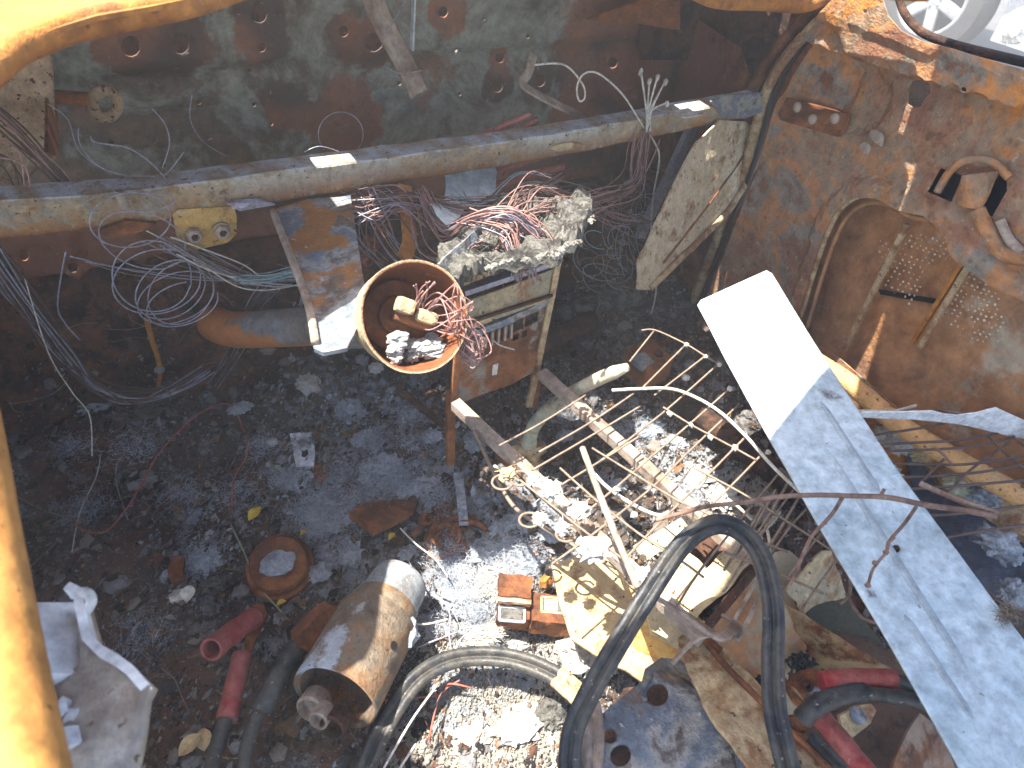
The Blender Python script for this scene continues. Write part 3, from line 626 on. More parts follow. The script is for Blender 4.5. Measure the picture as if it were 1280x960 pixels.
n_ = len(bell.data.vertices); q = bell.data.color_attributes.new('Col', 'FLOAT_COLOR', 'POINT')
q.data.foreach_set('color', np.array([(.52, .40, .24, .75) if i < 48 * 8 else (.22, .07, .025, .85) for i in range(n_)], dtype=np.float32).ravel())
uA = (ray(560, 396) - ray(512, 396)); uA = (uA - uA.dot(A) * A).normalized(); vA = A.cross(uA)
def cup(x, y, h): return C0 + uA * x + vA * y * (1 if vA.z > 0 else -1) + A * h
vUp = vA if vA.z > 0 else -vA
lathe('inner_disc', cup(-.005, .002, -.048), A, [(.040, 0), (.040, .004), (.036, .006), (.024, .006), (.022, .010), (.001, .010)], M_RUST, bell, 30)
lathe('disc_hole', cup(-.034, .004, -.0455), A, [(.004, 0), (.004, .002), (.001, .002)], M_BLACK, bell, 10); lathe('disc_hole', cup(-.026, -.022, -.0455), A, [(.003, 0), (.003, .002), (.001, .002)], M_BLACK, bell, 10)
ax_ = (uA * .97 - vUp * .25, vUp, A)
ax_ = ((uA * .95 - vUp * .30).normalized(), None, A); ax_ = (ax_[0], A.cross(ax_[0]), A)
box('lock_shaft', cup(.006, .000, -.030), ax_, (.022, .010, .016), M_RUST, bell, .004)
box('lock_block', cup(-.008, .012, -.010), ax_, (.0105, .0085, .008), M_TAN, bell, .004)
box('lock_block', cup(.018, .000, -.012), ax_, (.0125, .0075, .007), M_TAN, bell, .005)
ash = thing('melted_ash_chunks', 'cracked grey ash chunks lying in the open steering bell', 'ash', cup(.005, -.035, -.04))
for k in range(16):
    x, y = U(-.026, .034), U(-.045, -.022); lump('ash_chunk', cup(x, y, U(-.035, -.018)), (U(.008, .014), U(.006, .011), U(.004, .007)), M_ASHCH, ash, .55, 3, k)

def wires(name, lab, cat, paths, r, mat, n=8, seg=5, group=None, mats=None):
    """each path is a list of points; every wire a part of its own"""
    b = sum((Vector(p[0]) for p in paths), Vector()) / len(paths)
    t = thing(name, lab, cat, b, group)
    for i, p in enumerate(paths):
        tube('wire', p, r * U(.85, 1.2), (mats or [mat])[i % len(mats or [mat])], t, seg, n)
    return t
def strand(base, jit, k, dj=0.0):
    """k near-parallel wires along a base path given in world points"""
    out = []
    for i in range(k):
        o = Vector((U(-1, 1), U(-1, 1), U(-1, 1))) * jit; f = U(0, 9)
        out.append([p + o * (1 + .6 * math.sin(f + j * 1.3)) + Vector((nz(p, 12, f), nz(p, 12, f + 3), nz(p, 12, f + 6))) * jit * .8 + Vector((nz(p, 45, f), nz(p, 45, f + 3), nz(p, 45, f + 6))) * jit * .35 for j, p in enumerate(base)])
    return out
# copper wires spilling out of the bell
pp = []
for k in range(20):
    a = cup(U(.005, .02), U(-.01, .004), -.035); b = cup(U(.02, .05), U(-.02, .035), U(-.01, .01)); c = cup(U(.035, .07), U(-.045, .03), U(-.005, .02)); d = cup(U(.04, .085), U(-.05, .0), U(-.02, .012))
    pp.append([a, b, c, d] if k % 3 else [a, cup(U(0, .02), U(.01, .03), -.01), cup(U(-.01, .03), U(.025, .045), .006)])
wires('copper_wire_tuft', 'frayed bare copper wires sprouting from the steering bell housing', 'wires', pp, .00085, M_COPPER)
pp = []
for k in range(22):
    c0 = cup(.075, -.030, U(-.03, .0)); ph = U(0, 6.28); rr = U(.007, .020)
    pp.append([c0 + (uA * math.cos(ph + q) * rr * U(.7, 1.2) + vUp * math.sin(ph + q) * rr * U(.8, 1.5) + A * U(-.008, .008)) for q in (0, 1.2, 2.3, 3.4, 4.4)])
wires('copper_wire_knot', 'tangled knot of bare copper wire hanging beside the bell rim', 'wires', pp, .0008, M_COPPER)

# ================================================================== CENTRE STACK (radio and heater surround)
SF = plane3(Y(570, 505, .645), Y(665, 466, .645), Y(705, 318, .675))
st = thing('centre_stack', 'rusty sheet metal radio and heater surround standing on thin legs', 'dash console', (.42, .66, .0))
def spx(l): return l
sheet('upper_panel', SF, [(577, 380), (600, 371), (640, 357), (692, 337), (690, 362), (686, 376), (640, 392), (600, 408), (582, 416)], M_TAN, st, th=.003, step=.012, disp=dents(.002, 22, 4), colf=lambda P: (.34, .30, .20, .5))
lo = [(572, 424), (600, 414), (645, 397), (686, 379), (682, 402), (676, 430), (667, 465), (640, 480), (600, 494), (571, 506), (566, 470)]
hl = [[(641, 403), (655, 397), (654, 410), (641, 416)], [(657, 396), (674, 389), (673, 402), (656, 409)], [(641, 419), (649, 416), (648, 424), (641, 427)], [(652, 415), (659, 412), (658, 420), (652, 422)]] + [[(595 + i * 8, 421 - i * 3.2), (598 + i * 8, 419.6 - i * 3.2), (597 + i * 8, 437 - i * 3), (594.5 + i * 8, 438 - i * 3)] for i in range(6)]
sheet('lower_panel', SF, lo, M_RUST, st, holes=hl, th=.003, step=.008, disp=dents(.0015, 22, 8), colf=lambda P: (.26, .22, .17, .55 if nz(P, 14, 4) > -.05 else .2))
for i in range(7): bar('louvre', SF.hit(591.5 + i * 8, 423.5 - i * 3.2, .003), SF.hit(590.5 + i * 8, 440 - i * 3, .003), .003, .005, M_TAUPE, st, up=SF.n)
sheet('backing', SF, [(572, 420), (686, 375), (668, 462), (570, 500)], M_SOOT, st, off=-.012, th=.002, step=.03)
sheet('slot_recess', SF, [(583, 350), (692, 315), (693, 345), (582, 382)], M_SOOT, st, off=-.02, th=.002, step=.03)
sheet('upper_slot_tray', SF, [(583, 366), (640, 347), (690, 330), (690, 336), (640, 353), (584, 372)], M_STEELW, st, off=-.004, th=.015, step=.02)
sheet('ash_slot_tray', SF, [(590, 414), (632, 398), (690, 372), (691, 378), (640, 402), (592, 422)], M_BLUE, st, off=.002, th=.012, step=.01, disp=dents(.003, 40))
bar('slot_lip', SF.hit(582, 404, .004), SF.hit(690, 369, .004), .004, .006, M_RUSTD, st, up=SF.n)
bar('top_rail', SF.hit(578, 352, .002), SF.hit(694, 310, .002), .010, .005, M_TAN, st, up=SF.n, rag=.002)
RP = plane3(SF.hit(706, 312), SF.hit(667, 467), SF.hit(706, 312) + Vector((.02, .12, 0)))
bar('right_post', SF.hit(703, 300, .0), SF.hit(661, 508, .0), .010, .006, M_TAN, st, up=SF.n, rag=.001)
bar('left_post', SF.hit(577, 372, .0), SF.hit(567, 506, .0), .010, .006, M_RUST, st, up=SF.n, rag=.001)
bar('leg', SF.hit(563, 488, -.004), SF.hit(563, 580, -.004), .013, .008, M_RUST, st, up=SF.n)
bar('leg', SF.hit(672, 470, -.006), SF.hit(667, 508, -.006), .012, .008, M_RUST, st, up=SF.n)
bar('brace_rod', Y(497, 486, .78), Y(556, 532, .68), .012, .006, M_RUSTD, st)
sheet('side_panel', plane3(SF.hit(575, 400), SF.hit(570, 500), SF.hit(575, 400) + Vector((-.0, .14, 0))), [(575, 385), (570, 505), (560, 500), (558, 385)], M_RUSTD, st, th=.003, step=.02)
sheet('paper_label', SF, [(615, 455), (622, 453), (620, 467), (614, 468)], M_TAG, st, off=.003, th=.0005, step=.01)
tube('pale_twig_bit', [SF.hit(616, 425, .008), SF.hit(626, 432, .012), SF.hit(643, 437, .008)], .0012, M_PALEW, st)

# melted heater box on top of the stack, grey duct flap, copper pipes
hb = thing('melted_heater_box', 'charred melted plastic heater box with pale torn edge above the console', 'heater box', (.44, .74, .42))
HB = plane3(Y(560, 330, .66), Y(735, 265, .70), Y(620, 270, .80))
hbp = [(548, 322), (560, 300), (578, 284), (600, 278), (640, 276), (690, 262), (735, 248), (742, 262), (728, 290), (722, 300), (704, 306), (696, 318), (660, 322), (630, 328), (608, 334), (600, 345), (592, 336), (580, 350), (572, 362), (556, 345)]
def hb_d(P, u, v): return .022 * fbm(P, 12, 4, 4) + .012 * fbm(P, 60, 4, 2) + .006
sheet('shell', HB, hbp, M_CHAR, hb, th=.014, step=.006, disp=hb_d, rag=.004, smooth=False)
Vs = []
ed = [(602, 344), (612, 334), (632, 329), (648, 322), (662, 326), (684, 318), (697, 320), (708, 306), (724, 302), (736, 292), (741, 268)]
for i in range(70):
    if nz((i * .21, 0, 0), 1, 4) < -.12: continue
    k = i / 70 * (len(ed) - 1); a, b = ed[int(k)], ed[int(k) + 1]; t = k % 1; p = HB.hit(a[0] + (b[0] - a[0]) * t, a[1] + (b[1] - a[1]) * t, .006 + U(-.004, .006))
    Vs.append(lumpgeo(p, (U(.002, .007), U(.002, .005), U(.0015, .005)), .8, 2, i))
mesh('melted_edge', *merge(Vs), M_CHAREDGE, hb)['kind'] = 'stuff'
sheet('torn_flap', plane3(HB.hit(556, 340, .006), HB.hit(598, 290, .02), HB.hit(570, 300, .03)), [(548, 330), (580, 300), (600, 284), (604, 292), (590, 305), (566, 326), (556, 342)], M_BLUE, hb, th=.002, step=.01, disp=dents(.003, 40))
HB2 = plane3(Y(565, 340, .68), Y(720, 300, .69), Y(640, 420, .70))
sheet('front_face', HB2, [(560, 335), (600, 338), (700, 310), (728, 296), (700, 330), (660, 345), (600, 352), (585, 372), (572, 380), (560, 372)], M_CHAR, hb, off=-.02, th=.01, step=.012, disp=dents(.006, 30), rag=.002)
df = thing('duct_flap', 'blue grey metal duct flap hanging under the beam above the wires', 'duct', (.45, .86, .42))
DFp = plane3(Y(560, 200, .945), Y(620, 196, .945), Y(590, 262, .88))
sheet('flap', DFp, [(556, 202), (614, 194), (622, 215), (618, 240), (600, 250), (580, 262), (566, 252), (556, 244)], M_GALV, df, th=.002, step=.01, disp=dents(.006, 18, 3), rag=.002)
sheet('flap_foot', plane3(Y(545, 262, .80), Y(580, 262, .82), Y(562, 278, .76)), [(538, 254), (560, 248), (580, 262), (574, 272), (562, 280), (546, 268)], M_GALV, df, th=.002, step=.01, disp=dents(.004, 30))
cpn = 'soot covered copper heater pipes behind the beam'
for i, (a, b, r) in enumerate(((((585, 175), (664, 142), .0055)), (((600, 180), (672, 150), .0060)), (((600, 222), (700, 186), .006)), (((618, 232), (704, 208), .0065)), (((628, 216), (690, 190), .005)), (((560, 235), (640, 205), .006)))):
    mid = ((a[0] + b[0]) / 2 + U(-3, 3), (a[1] + b[1]) / 2 + U(-3, 3)); yy = .955 if i < 2 else .925 + .008 * i
    o = tube('copper_pipe', [Y(*a, yy), Y(*mid, yy), Y(*b, yy)], r, M_COPPERPIPE, None, 10)
    where = ['upper short red copper pipe lying just behind the top of the beam', 'second red copper pipe above the beam, ending in a blunt cut', 'red copper pipe just beneath the beam beside the duct flap', 'thick red copper pipe lowest under the beam, above the wires', 'thin red copper pipe between the two larger pipes under the beam', 'dark copper pipe end tucked behind the grey duct flap'][i]
    label(o, where, 'pipe', 'red copper heater pipes')
o = tube('rusty_strap', [Y(505, 232, .88), Y(508, 262, .85), Y(512, 300, .82), Y(505, 324, .80)], .011, M_ORANGE, None, 6, prof=[(-.25, -1), (.25, -1), (.25, 1), (-.25, 1)], up=(0, 1, 0)); label(o, 'narrow orange rusty strap hanging below the beam left of the duct flap', 'strap')
o = lump('rusty_motor_can', Y(530, 262, .93), (.03, .03, .028), M_RUST, None, .15, 3, 2); label(o, 'round rusty can under the beam behind the copper wires', 'motor')
for i, (x, y, r) in enumerate(((468, 268, .012), (478, 284, .010), (462, 300, .011), (488, 250, .011), (455, 322, .008))):
    o = lathe('red_wire_coil', Y(x, y, .92), (0, -1, .2), [(r, 0), (r, .02), (r * .7, .022), (r * .6, .01), (r * .3, .01)], M_COPPERPIPE, None, 16); label(o, ['round', 'small', 'lower', 'upper', 'lowest'][i] + ' red coil end in the dark gap right of the column bracket', 'coil', 'red coil ends beside the column bracket')

# ================================================================== THINGS ABOVE AND BEHIND THE BEAM
t = thing('hanging_channel', 'bent rusty channel hanging down from the cowl in front of the firewall', 'channel', Y(500, 60, 1.0))
vp = [(-1, -.1), (0, -.75), (1, -.1), (.8, .12), (0, -.45), (-.8, .12)]
tube('channel', [Y(455, -30, 1.02), Y(480, 30, 1.0), Y(506, 78, .985), Y(524, 118, .97)], .016, M_TAUPE, t, prof=vp, n=8, up=(1, 0, .2), cap=True)
bar('hanger_strip', Y(518, -20, 1.03), Y(515, 62, 1.03), .010, .003, M_GALV, t)
tube('wire', [Y(512, -10, 1.0), Y(495, 22, .99), Y(478, 48, .98)], .001, M_STEELW, t, 5)
tube('wire', [Y(480, 82, .97), Y(500, 92, .965), Y(528, 88, .97)], .0008, M_STEELW, t, 5)
o = tube('bent_strap', [Y(667, 68, .985), Y(661, 90, .975), Y(653, 104, .965), Y(668, 116, .955), Y(705, 135, .945), Y(750, 155, .935), Y(790, 172, .93)], .0085, M_TAUPE, None, prof=[(-.22, -1), (.22, -1), (.22, 1), (-.22, 1)], up=(0, 1, .5), n=8)
label(o, 'bent rusty metal strap sticking up behind the beam with an upturned end', 'strap')
t = thing('eye_bolt', 'threaded rusty eye bolt sticking out of the left panel', 'eye bolt', Y(90, 125, 1.0))
sh = catmull([Y(60, 120, 1.0), Y(112, 124, 1.0)], 30); V = []; Fc = []
V, Fc = tubegeo(sh, [.0075 + .0012 * (i % 2) for i in range(len(sh))], 12); mesh('shaft', V, Fc, M_RUST, t, True)
tube('eye', [Y(131 + 16 * math.cos(a), 130 + 17 * math.sin(a), 1.0 + .006 * math.sin(a)) for a in np.linspace(0, 6.28, 15)[:-1]], .0072, M_PIN, t, 10, closed=True, n=3)
t = thing('side_bracket_panel', 'scaly rusted bracket panel at the upper left, wires running over it', 'panel', Y(30, 150, .99))
sheet('panel_face', yplane(.99), [(-80, 62), (50, 54), (62, 60), (67, 90), (71, 195), (66, 203), (45, 212), (12, 246), (-80, 246)], M_PIN, t, th=.006, step=.012, disp=dents(.004, 14), smooth=True)
sheet('panel_side', xplane(Y(70, 150, .99).x), [(70, 60), (74, 195), (60, 190), (60, 60)], M_RUST, t, th=.003, step=.02)
t = thing('corner_brace', 'tan sheet metal brace slanting down from the right end of the beam', 'brace', Y(900, 200, .9))
bpn = plane3(Y(930, 160, .90), Y(805, 345, .76), Y(860, 200, .84))
sheet('brace_plate', bpn, [(900, 150), (932, 152), (958, 168), (948, 208), (914, 266), (816, 362), (796, 362), (799, 325), (842, 232), (872, 178)], M_TAN, t, th=.004, step=.012, disp=lambda P, u, v: .003 * fbm(P, 20, 3, 2), colf=lambda P: (.60, .50, .34, .62))
tube('brace_flange', [bpn.hit(*p, .004) for p in ((955, 170), (944, 206), (911, 262), (860, 314), (813, 360))], .006, M_TAN, t, n=5, prof=pr)
tube('brace_crease', [bpn.hit(*p, .001) for p in ((940, 180), (890, 250), (830, 328))], .0022, M_RUST, t, n=5)
o = bar('grey_strut', Y(868, 152, .93), Y(800, 296, .93), .022, .012, M_STEELW, None, up=(0, -1, 0), rag=.002); label(o, 'grey dusty strut behind the tan corner brace', 'strut')
# air duct, hoses and dark clutter in the gap right of the stack
for k, (a, b, r, mm, la_) in enumerate((((700, 395), (800, 370), .022, M_CHAR, 'charred tube lying on the floor right of the centre stack'), ((640, 455), (740, 400), .02, M_RUSTD, 'dark rusty tube lying behind the centre stack legs'), ((850, 500), (1000, 620), .020, M_RUSTD, 'dark rusty seat tube beneath the wire grid'))):
    o = tube('burnt_tube', [Z(*a, .05), Z((a[0] + b[0]) / 2, (a[1] + b[1]) / 2 - 4, .06), Z(*b, .05)], r, mm, None, 12); label(o, la_, 'tube')
t = thing('latch_block', 'small rusty latch block with bluish face on the floor behind the grid', 'latch', Z(808, 455, .05))
lb = axes(Z(845, 440, .06) - Z(785, 465, .06))
box('block', Z(808, 455, .07), lb, (.035, .035, .03), M_RUST, t, .006)
box('block_face', Z(803, 452, .095), lb, (.018, .018, .006), M_BLUE, t, .003)
lathe('bolt_head', Z(823, 443, .10), (0, 0, 1), [(.009, 0), (.009, .005), (.001, .006)], M_RUSTD, t, 10)

# ================================================================== WIRES
def yp(pts, y, j=.0): return [Y(a, b, y + U(-j, j)) for a, b in pts]
def ell(cx, cy, rx, ry, y, rot=0, n=14, j=.004, a0=0, a1=6.283):
    return [Y(cx + rx * math.cos(a) * math.cos(rot) - ry * math.sin(a) * math.sin(rot), cy + rx * math.cos(a) * math.sin(rot) + ry * math.sin(a) * math.cos(rot), y + j * math.sin(a * 2 + cx)) for a in np.linspace(a0, a1, n)]
wires('coiled_wire', 'loose coils of thin bluish steel wire hanging from the left end of the beam', 'wires',
      [ell(162, 253, 58, 12, .868, -.04), ell(163, 275, 51, 34, .862, -.1), ell(178, 300, 56, 34, .86, .3), ell(190, 345, 50, 44, .86, .2), ell(196, 352, 56, 40, .86, -.2), ell(213, 362, 46, 34, .86, -.5),
       ell(220, 372, 50, 30, .86, -.35), ell(226, 366, 44, 36, .86, -.7), ell(228, 380, 46, 26, .86, -.3, a1=5)], .0009, M_STEELW, 8, 5)
wires('sprung_wire', 'thin sprung wires arching above the left part of the beam', 'wires',
      [yp([(113, 170), (120, 178), (160, 185), (190, 205), (207, 224)], .90), yp([(98, 160), (100, 180), (120, 205), (150, 218), (185, 220), (207, 218), (230, 190)], .92), yp([(190, 136), (206, 155), (212, 180), (203, 210)], .91),
       ell(426, 168, 28, 28, .95, 0, a0=2.4, a1=7), yp([(380, 190), (400, 183), (425, 190)], .88), yp([(240, 118), (238, 150), (255, 178), (285, 196)], 1.0), yp([(60, 130), (85, 150), (100, 190), (140, 218)], .93)], .0007, M_STEELW, 8)
wires('maroon_wire_bundle', 'bundle of burnt maroon wires running over the upper left panel to the beam', 'wires', strand(yp([(-30, 120), (20, 165), (60, 205), (95, 245)], .94), .008, 12) + strand(yp([(-20, 190), (10, 200), (25, 240)], .93), .010, 6), .0010, M_DARKW, mats=[M_DARKW, M_COPPER, M_DARKW, M_DARKW])
wires('grey_wire_bundle', 'fanned bundle of grey wires under the beam left of the column bracket', 'wires',
      strand(yp([(205, 302), (240, 322), (290, 342), (330, 352), (372, 350)], .87), .012, 24) + strand(yp([(100, 322), (160, 336), (230, 345), (300, 352)], .90), .006, 3), .0009, M_STEELW, mats=[M_STEELW, M_RUSTW, M_STEELW, M_PALEW])
wires('verdigris_wire_bundle', 'pale blue green corroded wires bunched against the column bracket', 'wires', strand(yp([(300, 350), (335, 348), (365, 342), (380, 355), (378, 380)], .865), .0065, 14), .0010, M_TEAL)
wires('drooping_wire_bundle', 'dark wires drooping from the column bracket to the toe board with frayed ends', 'wires', strand([Y(345, 355, .88), Y(315, 390, .92), Y(300, 430, .95), Y(272, 480, .98), Y(255, 505, .97)], .009, 16), .0010, M_DARKW, mats=[M_DARKW, M_STEELW, M_DARKW])
o = tube('orange_hose', [Y(183, 398, .95), Y(190, 425, .97), Y(199, 455, .99), Y(199, 482, .98), Y(188, 502, .96), Y(160, 498, .96)], .004, M_ORANGE, None, 8); label(o, 'thin orange rusted hose hanging down to the left footwell', 'hose')
wires('floor_harness', 'thick burnt wiring harness sagging along the left toe board', 'wires', strand([Y(-10, 320, .98), Y(40, 390, .98), Y(80, 440, .98), Y(120, 482, .96), Y(165, 500, .95), Y(215, 490, .95), Y(262, 462, .97)], .012, 26), .0012, M_DARKW, mats=[M_DARKW, M_STEELW, M_DARKW, M_DARKW])
wires('footwell_wires', 'thin pale and rusty wires trailing over the left footwell', 'wires',
      [[Y(30, 345, .97), Y(60, 440, .95), Y(90, 490, .92), Y(112, 520, .9), Y(115, 570, .86)], [Y(82, 315, .95), Y(72, 380, .95), Y(82, 405, .95), Y(100, 425, .95)],
       [Z(40, 530, .04), Z(80, 540, .04), Z(110, 565, .04), Z(120, 590, .03), Z(112, 640, .03)], [Z(128, 540, .04), Z(122, 590, .04), Z(100, 640, .03), Z(90, 690, .03)], [Z(150, 560, .04), Z(145, 600, .03), Z(160, 650, .03)],
       [Z(20, 620, .04), Z(60, 640, .03), Z(110, 650, .03)]] , .0010, M_PALEW, mats=[M_PALEW, M_STEELW, M_RUSTW])
wires('red_wires', 'thin dull red wires curving across the charred floor at the left', 'wires',
      [[Z(85, 640, .03), Z(100, 660, .03), Z(130, 665, .035), Z(155, 640, .04), Z(180, 600, .04), Z(200, 565, .04), Z(245, 520, .06), Z(285, 505, .06), Z(305, 540, .05), Z(308, 570, .04), Z(292, 600, .03), Z(290, 640, .03)],
       [Z(390, 880, .03), Z(540, 870, .03), Z(560, 855, .05), Z(590, 860, .05)], [Z(535, 930, .04), Z(550, 870, .04), Z(575, 850, .05)]], .0014, M_COPPERPIPE)
# copper wiring round the heater box
wires('copper_wire_bundle', 'thick bundle of bare copper wires draped over the melted heater box', 'wires',
      strand([Y(528, 245, .86), Y(545, 275, .80), Y(562, 292, .75), Y(592, 274, .70), Y(630, 270, .68), Y(662, 292, .66), Y(680, 310, .65)], .009, 26) + strand([Y(590, 275, .70), Y(630, 285, .67), Y(642, 310, .65), Y(648, 345, .64)], .009, 14) + strand([Y(610, 268, .70), Y(650, 278, .67), Y(668, 300, .65), Y(660, 330, .64), Y(668, 350, .64)], .013, 10), .0009, M_COPPER, mats=[M_COPPER, M_COPPER, M_STEELW])
wires('copper_wire_bundle', 'copper wires sweeping from the heater box up to the right half of the beam', 'wires',
      strand([Y(632, 305, .67), Y(660, 275, .69), Y(700, 262, .73), Y(745, 252, .78), Y(790, 236, .84), Y(802, 200, .87), Y(808, 162, .885)], .014, 22) + strand([Y(630, 280, .70), Y(655, 238, .76), Y(690, 243, .78), Y(740, 255, .80), Y(770, 275, .83), Y(800, 278, .84)], .016, 14), .0009, M_COPPER, mats=[M_COPPER, M_DARKW, M_COPPER])
wires('thin_wire_spray', 'spray of thin grey wires in the dark gap between column bracket and duct flap', 'wires',
      strand([Y(455, 240, .88), Y(475, 280, .86), Y(500, 318, .84), Y(545, 345, .80)], .010, 10) + strand([Y(446, 260, .9), Y(452, 300, .9), Y(480, 330, .88)], .014, 10) + strand([Y(440, 250, .88), Y(470, 262, .87), Y(500, 250, .86), Y(540, 285, .82)], .02, 10) + strand([Y(555, 330, .75), Y(580, 300, .77), Y(600, 275, .78)], .01, 4), .0010, M_STEELW, mats=[M_STEELW, M_COPPER, M_DARKW])
wires('pale_wire_loop', 'pale looping wire with frayed white tips standing over the right half of the beam', 'wires',
      [yp([(669, 81), (705, 81), (728, 105), (731, 122), (724, 126), (721, 110), (729, 93), (748, 92), (778, 118), (802, 155), (818, 178), (824, 200), (816, 250), (814, 300), (820, 360), (814, 392)], .885, .004)] +
      [yp([(808 + i, 165), (808 + i * 1.2, 140), a], .88, .006) for i, a in enumerate(((801, 88), (812, 100), (822, 95), (832, 101), (834, 128), (828, 108)))], .0016, M_PALEW)
tips = merge([lumpgeo(Y(*a, .88), (.004, .004, .007), .4, 1, i) for i, a in enumerate(((801, 90), (812, 102), (822, 97), (832, 103), (834, 130)))])
o = mesh('ferrule_tips', *tips, M_PALEASH); label(o, 'white ash tips on the frayed wires above the beam', 'wire tips')
pp = []
for k in range(16):
    cx, cy = U(780, 825), U(240, 320); pp.append(ell(cx, cy, U(12, 32), U(20, 50), U(.9, 1.0), U(-.5, .5), 9, .01, U(0, 3), U(4, 7)))
for k in range(16): cx, cy = U(735, 790), U(285, 345); pp.append(ell(cx, cy, U(10, 30), U(8, 25), U(.8, .9), U(-1, 1), 9, .01, U(0, 3), U(4, 6.5)))
wires('fine_wire_tangle', 'tangle of very fine wires in the gap left of the corner brace', 'wires', pp, .0007, M_STEELW, 4, 4, mats=[M_RUSTW, M_STEELW, M_TEAL])
pp = strand([Y(640, 255, .86), Y(600, 262, .84), Y(570, 240, .86)], .02, 7) + strand([Y(690, 236, .86), Y(650, 240, .86), Y(615, 262, .84)], .014, 6)
wires('teal_wire_tangle', 'blue green corroded wires between the copper pipes and the heater box', 'wires', pp, .0011, M_TEAL)

wires('copper_wire_bundle', 'long thin copper and grey wires strung just beneath the middle of the beam', 'wires',
      strand([Y(446, 258, .88), Y(490, 248, .86), Y(530, 252, .85), Y(580, 262, .80), Y(640, 250, .80), Y(700, 222, .86)], .016, 22) + strand([Y(520, 250, .86), Y(536, 300, .78), Y(560, 322, .72), Y(600, 300, .68)], .012, 10), .0008, M_COPPER, mats=[M_COPPER, M_STEELW, M_DARKW, M_COPPER])
# ================================================================== SEAT FRAME AND WIRE GRID
GZ_ = .285
sf = thing('spring_bench', 'rusty seat frame of two long rails with a crossed wire grid', 'seat frame', (.45, .4, 0))
bar('rail', Z(570, 505, .235), Z(880, 800, .235), .016, .016, M_TAUPE, sf, rag=.001)
bar('rail', Z(677, 467, .235), Z(935, 700, .235), .016, .016, M_TAUPE, sf, rag=.001)
bar('rail', Z(622, 568, .21), Z(900, 815, .21), .008, .010, M_RUST, sf)
GW = [[(818, 413), (787, 452)], [(857, 431), (800, 488)], [(883, 444), (834, 482), (818, 494)], [(899, 454), (837, 517), (748, 578)],
      [(913, 485), (864, 531), (808, 578), (770, 612), (715, 655)], [(923, 506), (888, 545), (862, 578), (836, 612), (792, 644), (745, 675), (690, 705)], [(938, 540), (900, 578), (870, 608), (820, 655), (780, 700)], [(958, 562), (920, 600), (882, 636), (845, 680), (812, 715)],
      [(975, 590), (940, 625), (905, 665), (860, 720), (845, 760)], [(992, 612), (960, 650), (925, 700), (905, 740)], [(732, 494), (676, 534), (624, 557)], [(792, 492), (740, 532), (674, 565)], [(800, 508), (744, 543), (665, 588)], [(800, 545), (747, 580), (700, 607)]]
GWB = [[(802, 413), (820, 413), (857, 430), (883, 446), (900, 456)], [(829, 509), (864, 531), (890, 545), (918, 560), (945, 575)], [(740, 560), (792, 592), (848, 626), (880, 640), (930, 668), (985, 690)], [(700, 585), (745, 625), (800, 668), (850, 700), (880, 722)], [(650, 600), (690, 632), (728, 662), (780, 700), (812, 728)]]
for p in GW:
    n_ = len(p) - 1; a_, b_ = p[0], p[-1]; p[:] = [(x * .35 + .65 * (a_[0] + (b_[0] - a_[0]) * i / n_), y * .35 + .65 * (a_[1] + (b_[1] - a_[1]) * i / n_)) for i, (x, y) in enumerate(p)]
GW += [[(1008, 636), (985, 662), (950, 712)], [(1030, 662), (1000, 700), (975, 738)], [(1052, 692), (1025, 728), (1002, 762)]]
GWB += [[(868, 585), (930, 618), (1000, 662), (1062, 702)], [(905, 690), (960, 712), (1030, 742)]]
for p in GW: tube('grid_wire', [Z(x, y, GZ_ + U(-.002, .002)) for x, y in p], .0015, M_RUSTW, sf, 6)
for p in GWB: tube('grid_wire', [Z(x, y, GZ_ + .003) for x, y in p], .0015, M_RUSTW, sf, 6)
tube('edge_wire', [Z(*p, GZ_ + .008) for p in [(765, 488), (800, 486), (838, 486), (868, 496), (900, 515), (935, 548), (965, 582), (1000, 615), (1040, 650)]], .0023, M_PALEW, sf, 8)
tube('edge_wire', [Z(*p, GZ_ + .004) for p in [(975, 585), (1005, 612), (1030, 640), (1060, 668)]], .0022, M_RUSTW, sf, 6)
for p in ((988, 636), (970, 650), (1004, 650), (955, 668)): tube('grid_wire', [Z(p[0], p[1] - 38, GZ_), Z(p[0] - 22, p[1], GZ_), Z(p[0] - 50, p[1] + 45, GZ_ - .01)], .0019, M_RUSTW, sf, 6)
for i, (x, y, r) in enumerate(((688, 613, .014), (725, 638, .013), (742, 688, .017), (676, 649, .009), (803, 718, .010), (634, 592, .010), (668, 600, .009), (703, 660, .008))):
    V, Fc = lumpgeo(Z(x, y, GZ_ + .003), (r, r * .8, r * .6), .7, 3, i + 3, 1.6); v2, f2 = fibres(Z(x, y, GZ_), (r, r, r * .5), 60, (.004, .010), .0005)
    mesh('foam_crumb', *merge([(V, Fc), (v2, f2)]), M_PALEASH if i != 5 else M_TAN, sf)
for i, p in enumerate(((858, 431), (883, 446), (899, 456), (837, 517), (864, 531), (888, 546), (918, 560), (792, 644), (770, 612), (912, 486), (936, 541), (960, 565), (870, 608))):
    lump('weld_knot', Z(*p, GZ_ + .002), (.0045, .0045, .004), M_PALEW, sf, .5, 1, i)
def rodz(name, pts, r, mat, lab, cat, **k): return label(tube(name, [Z(*p) for p in pts], r, mat, None, **k), lab, cat)
rodz('thin_rod', [(728, 560, .30), (758, 640, .30), (797, 735, .29)], .0042, M_TAUPE, 'straight pale rod lying across the left rail and the grid', 'rod', seg=8)
rodz('bent_wire', [(735, 583, .27), (758, 608, .27), (790, 630, .27), (822, 644, .27), (836, 640, .27)], .0024, M_PALEW, 'bright white bent wire in the middle of the grid', 'wire', seg=6)
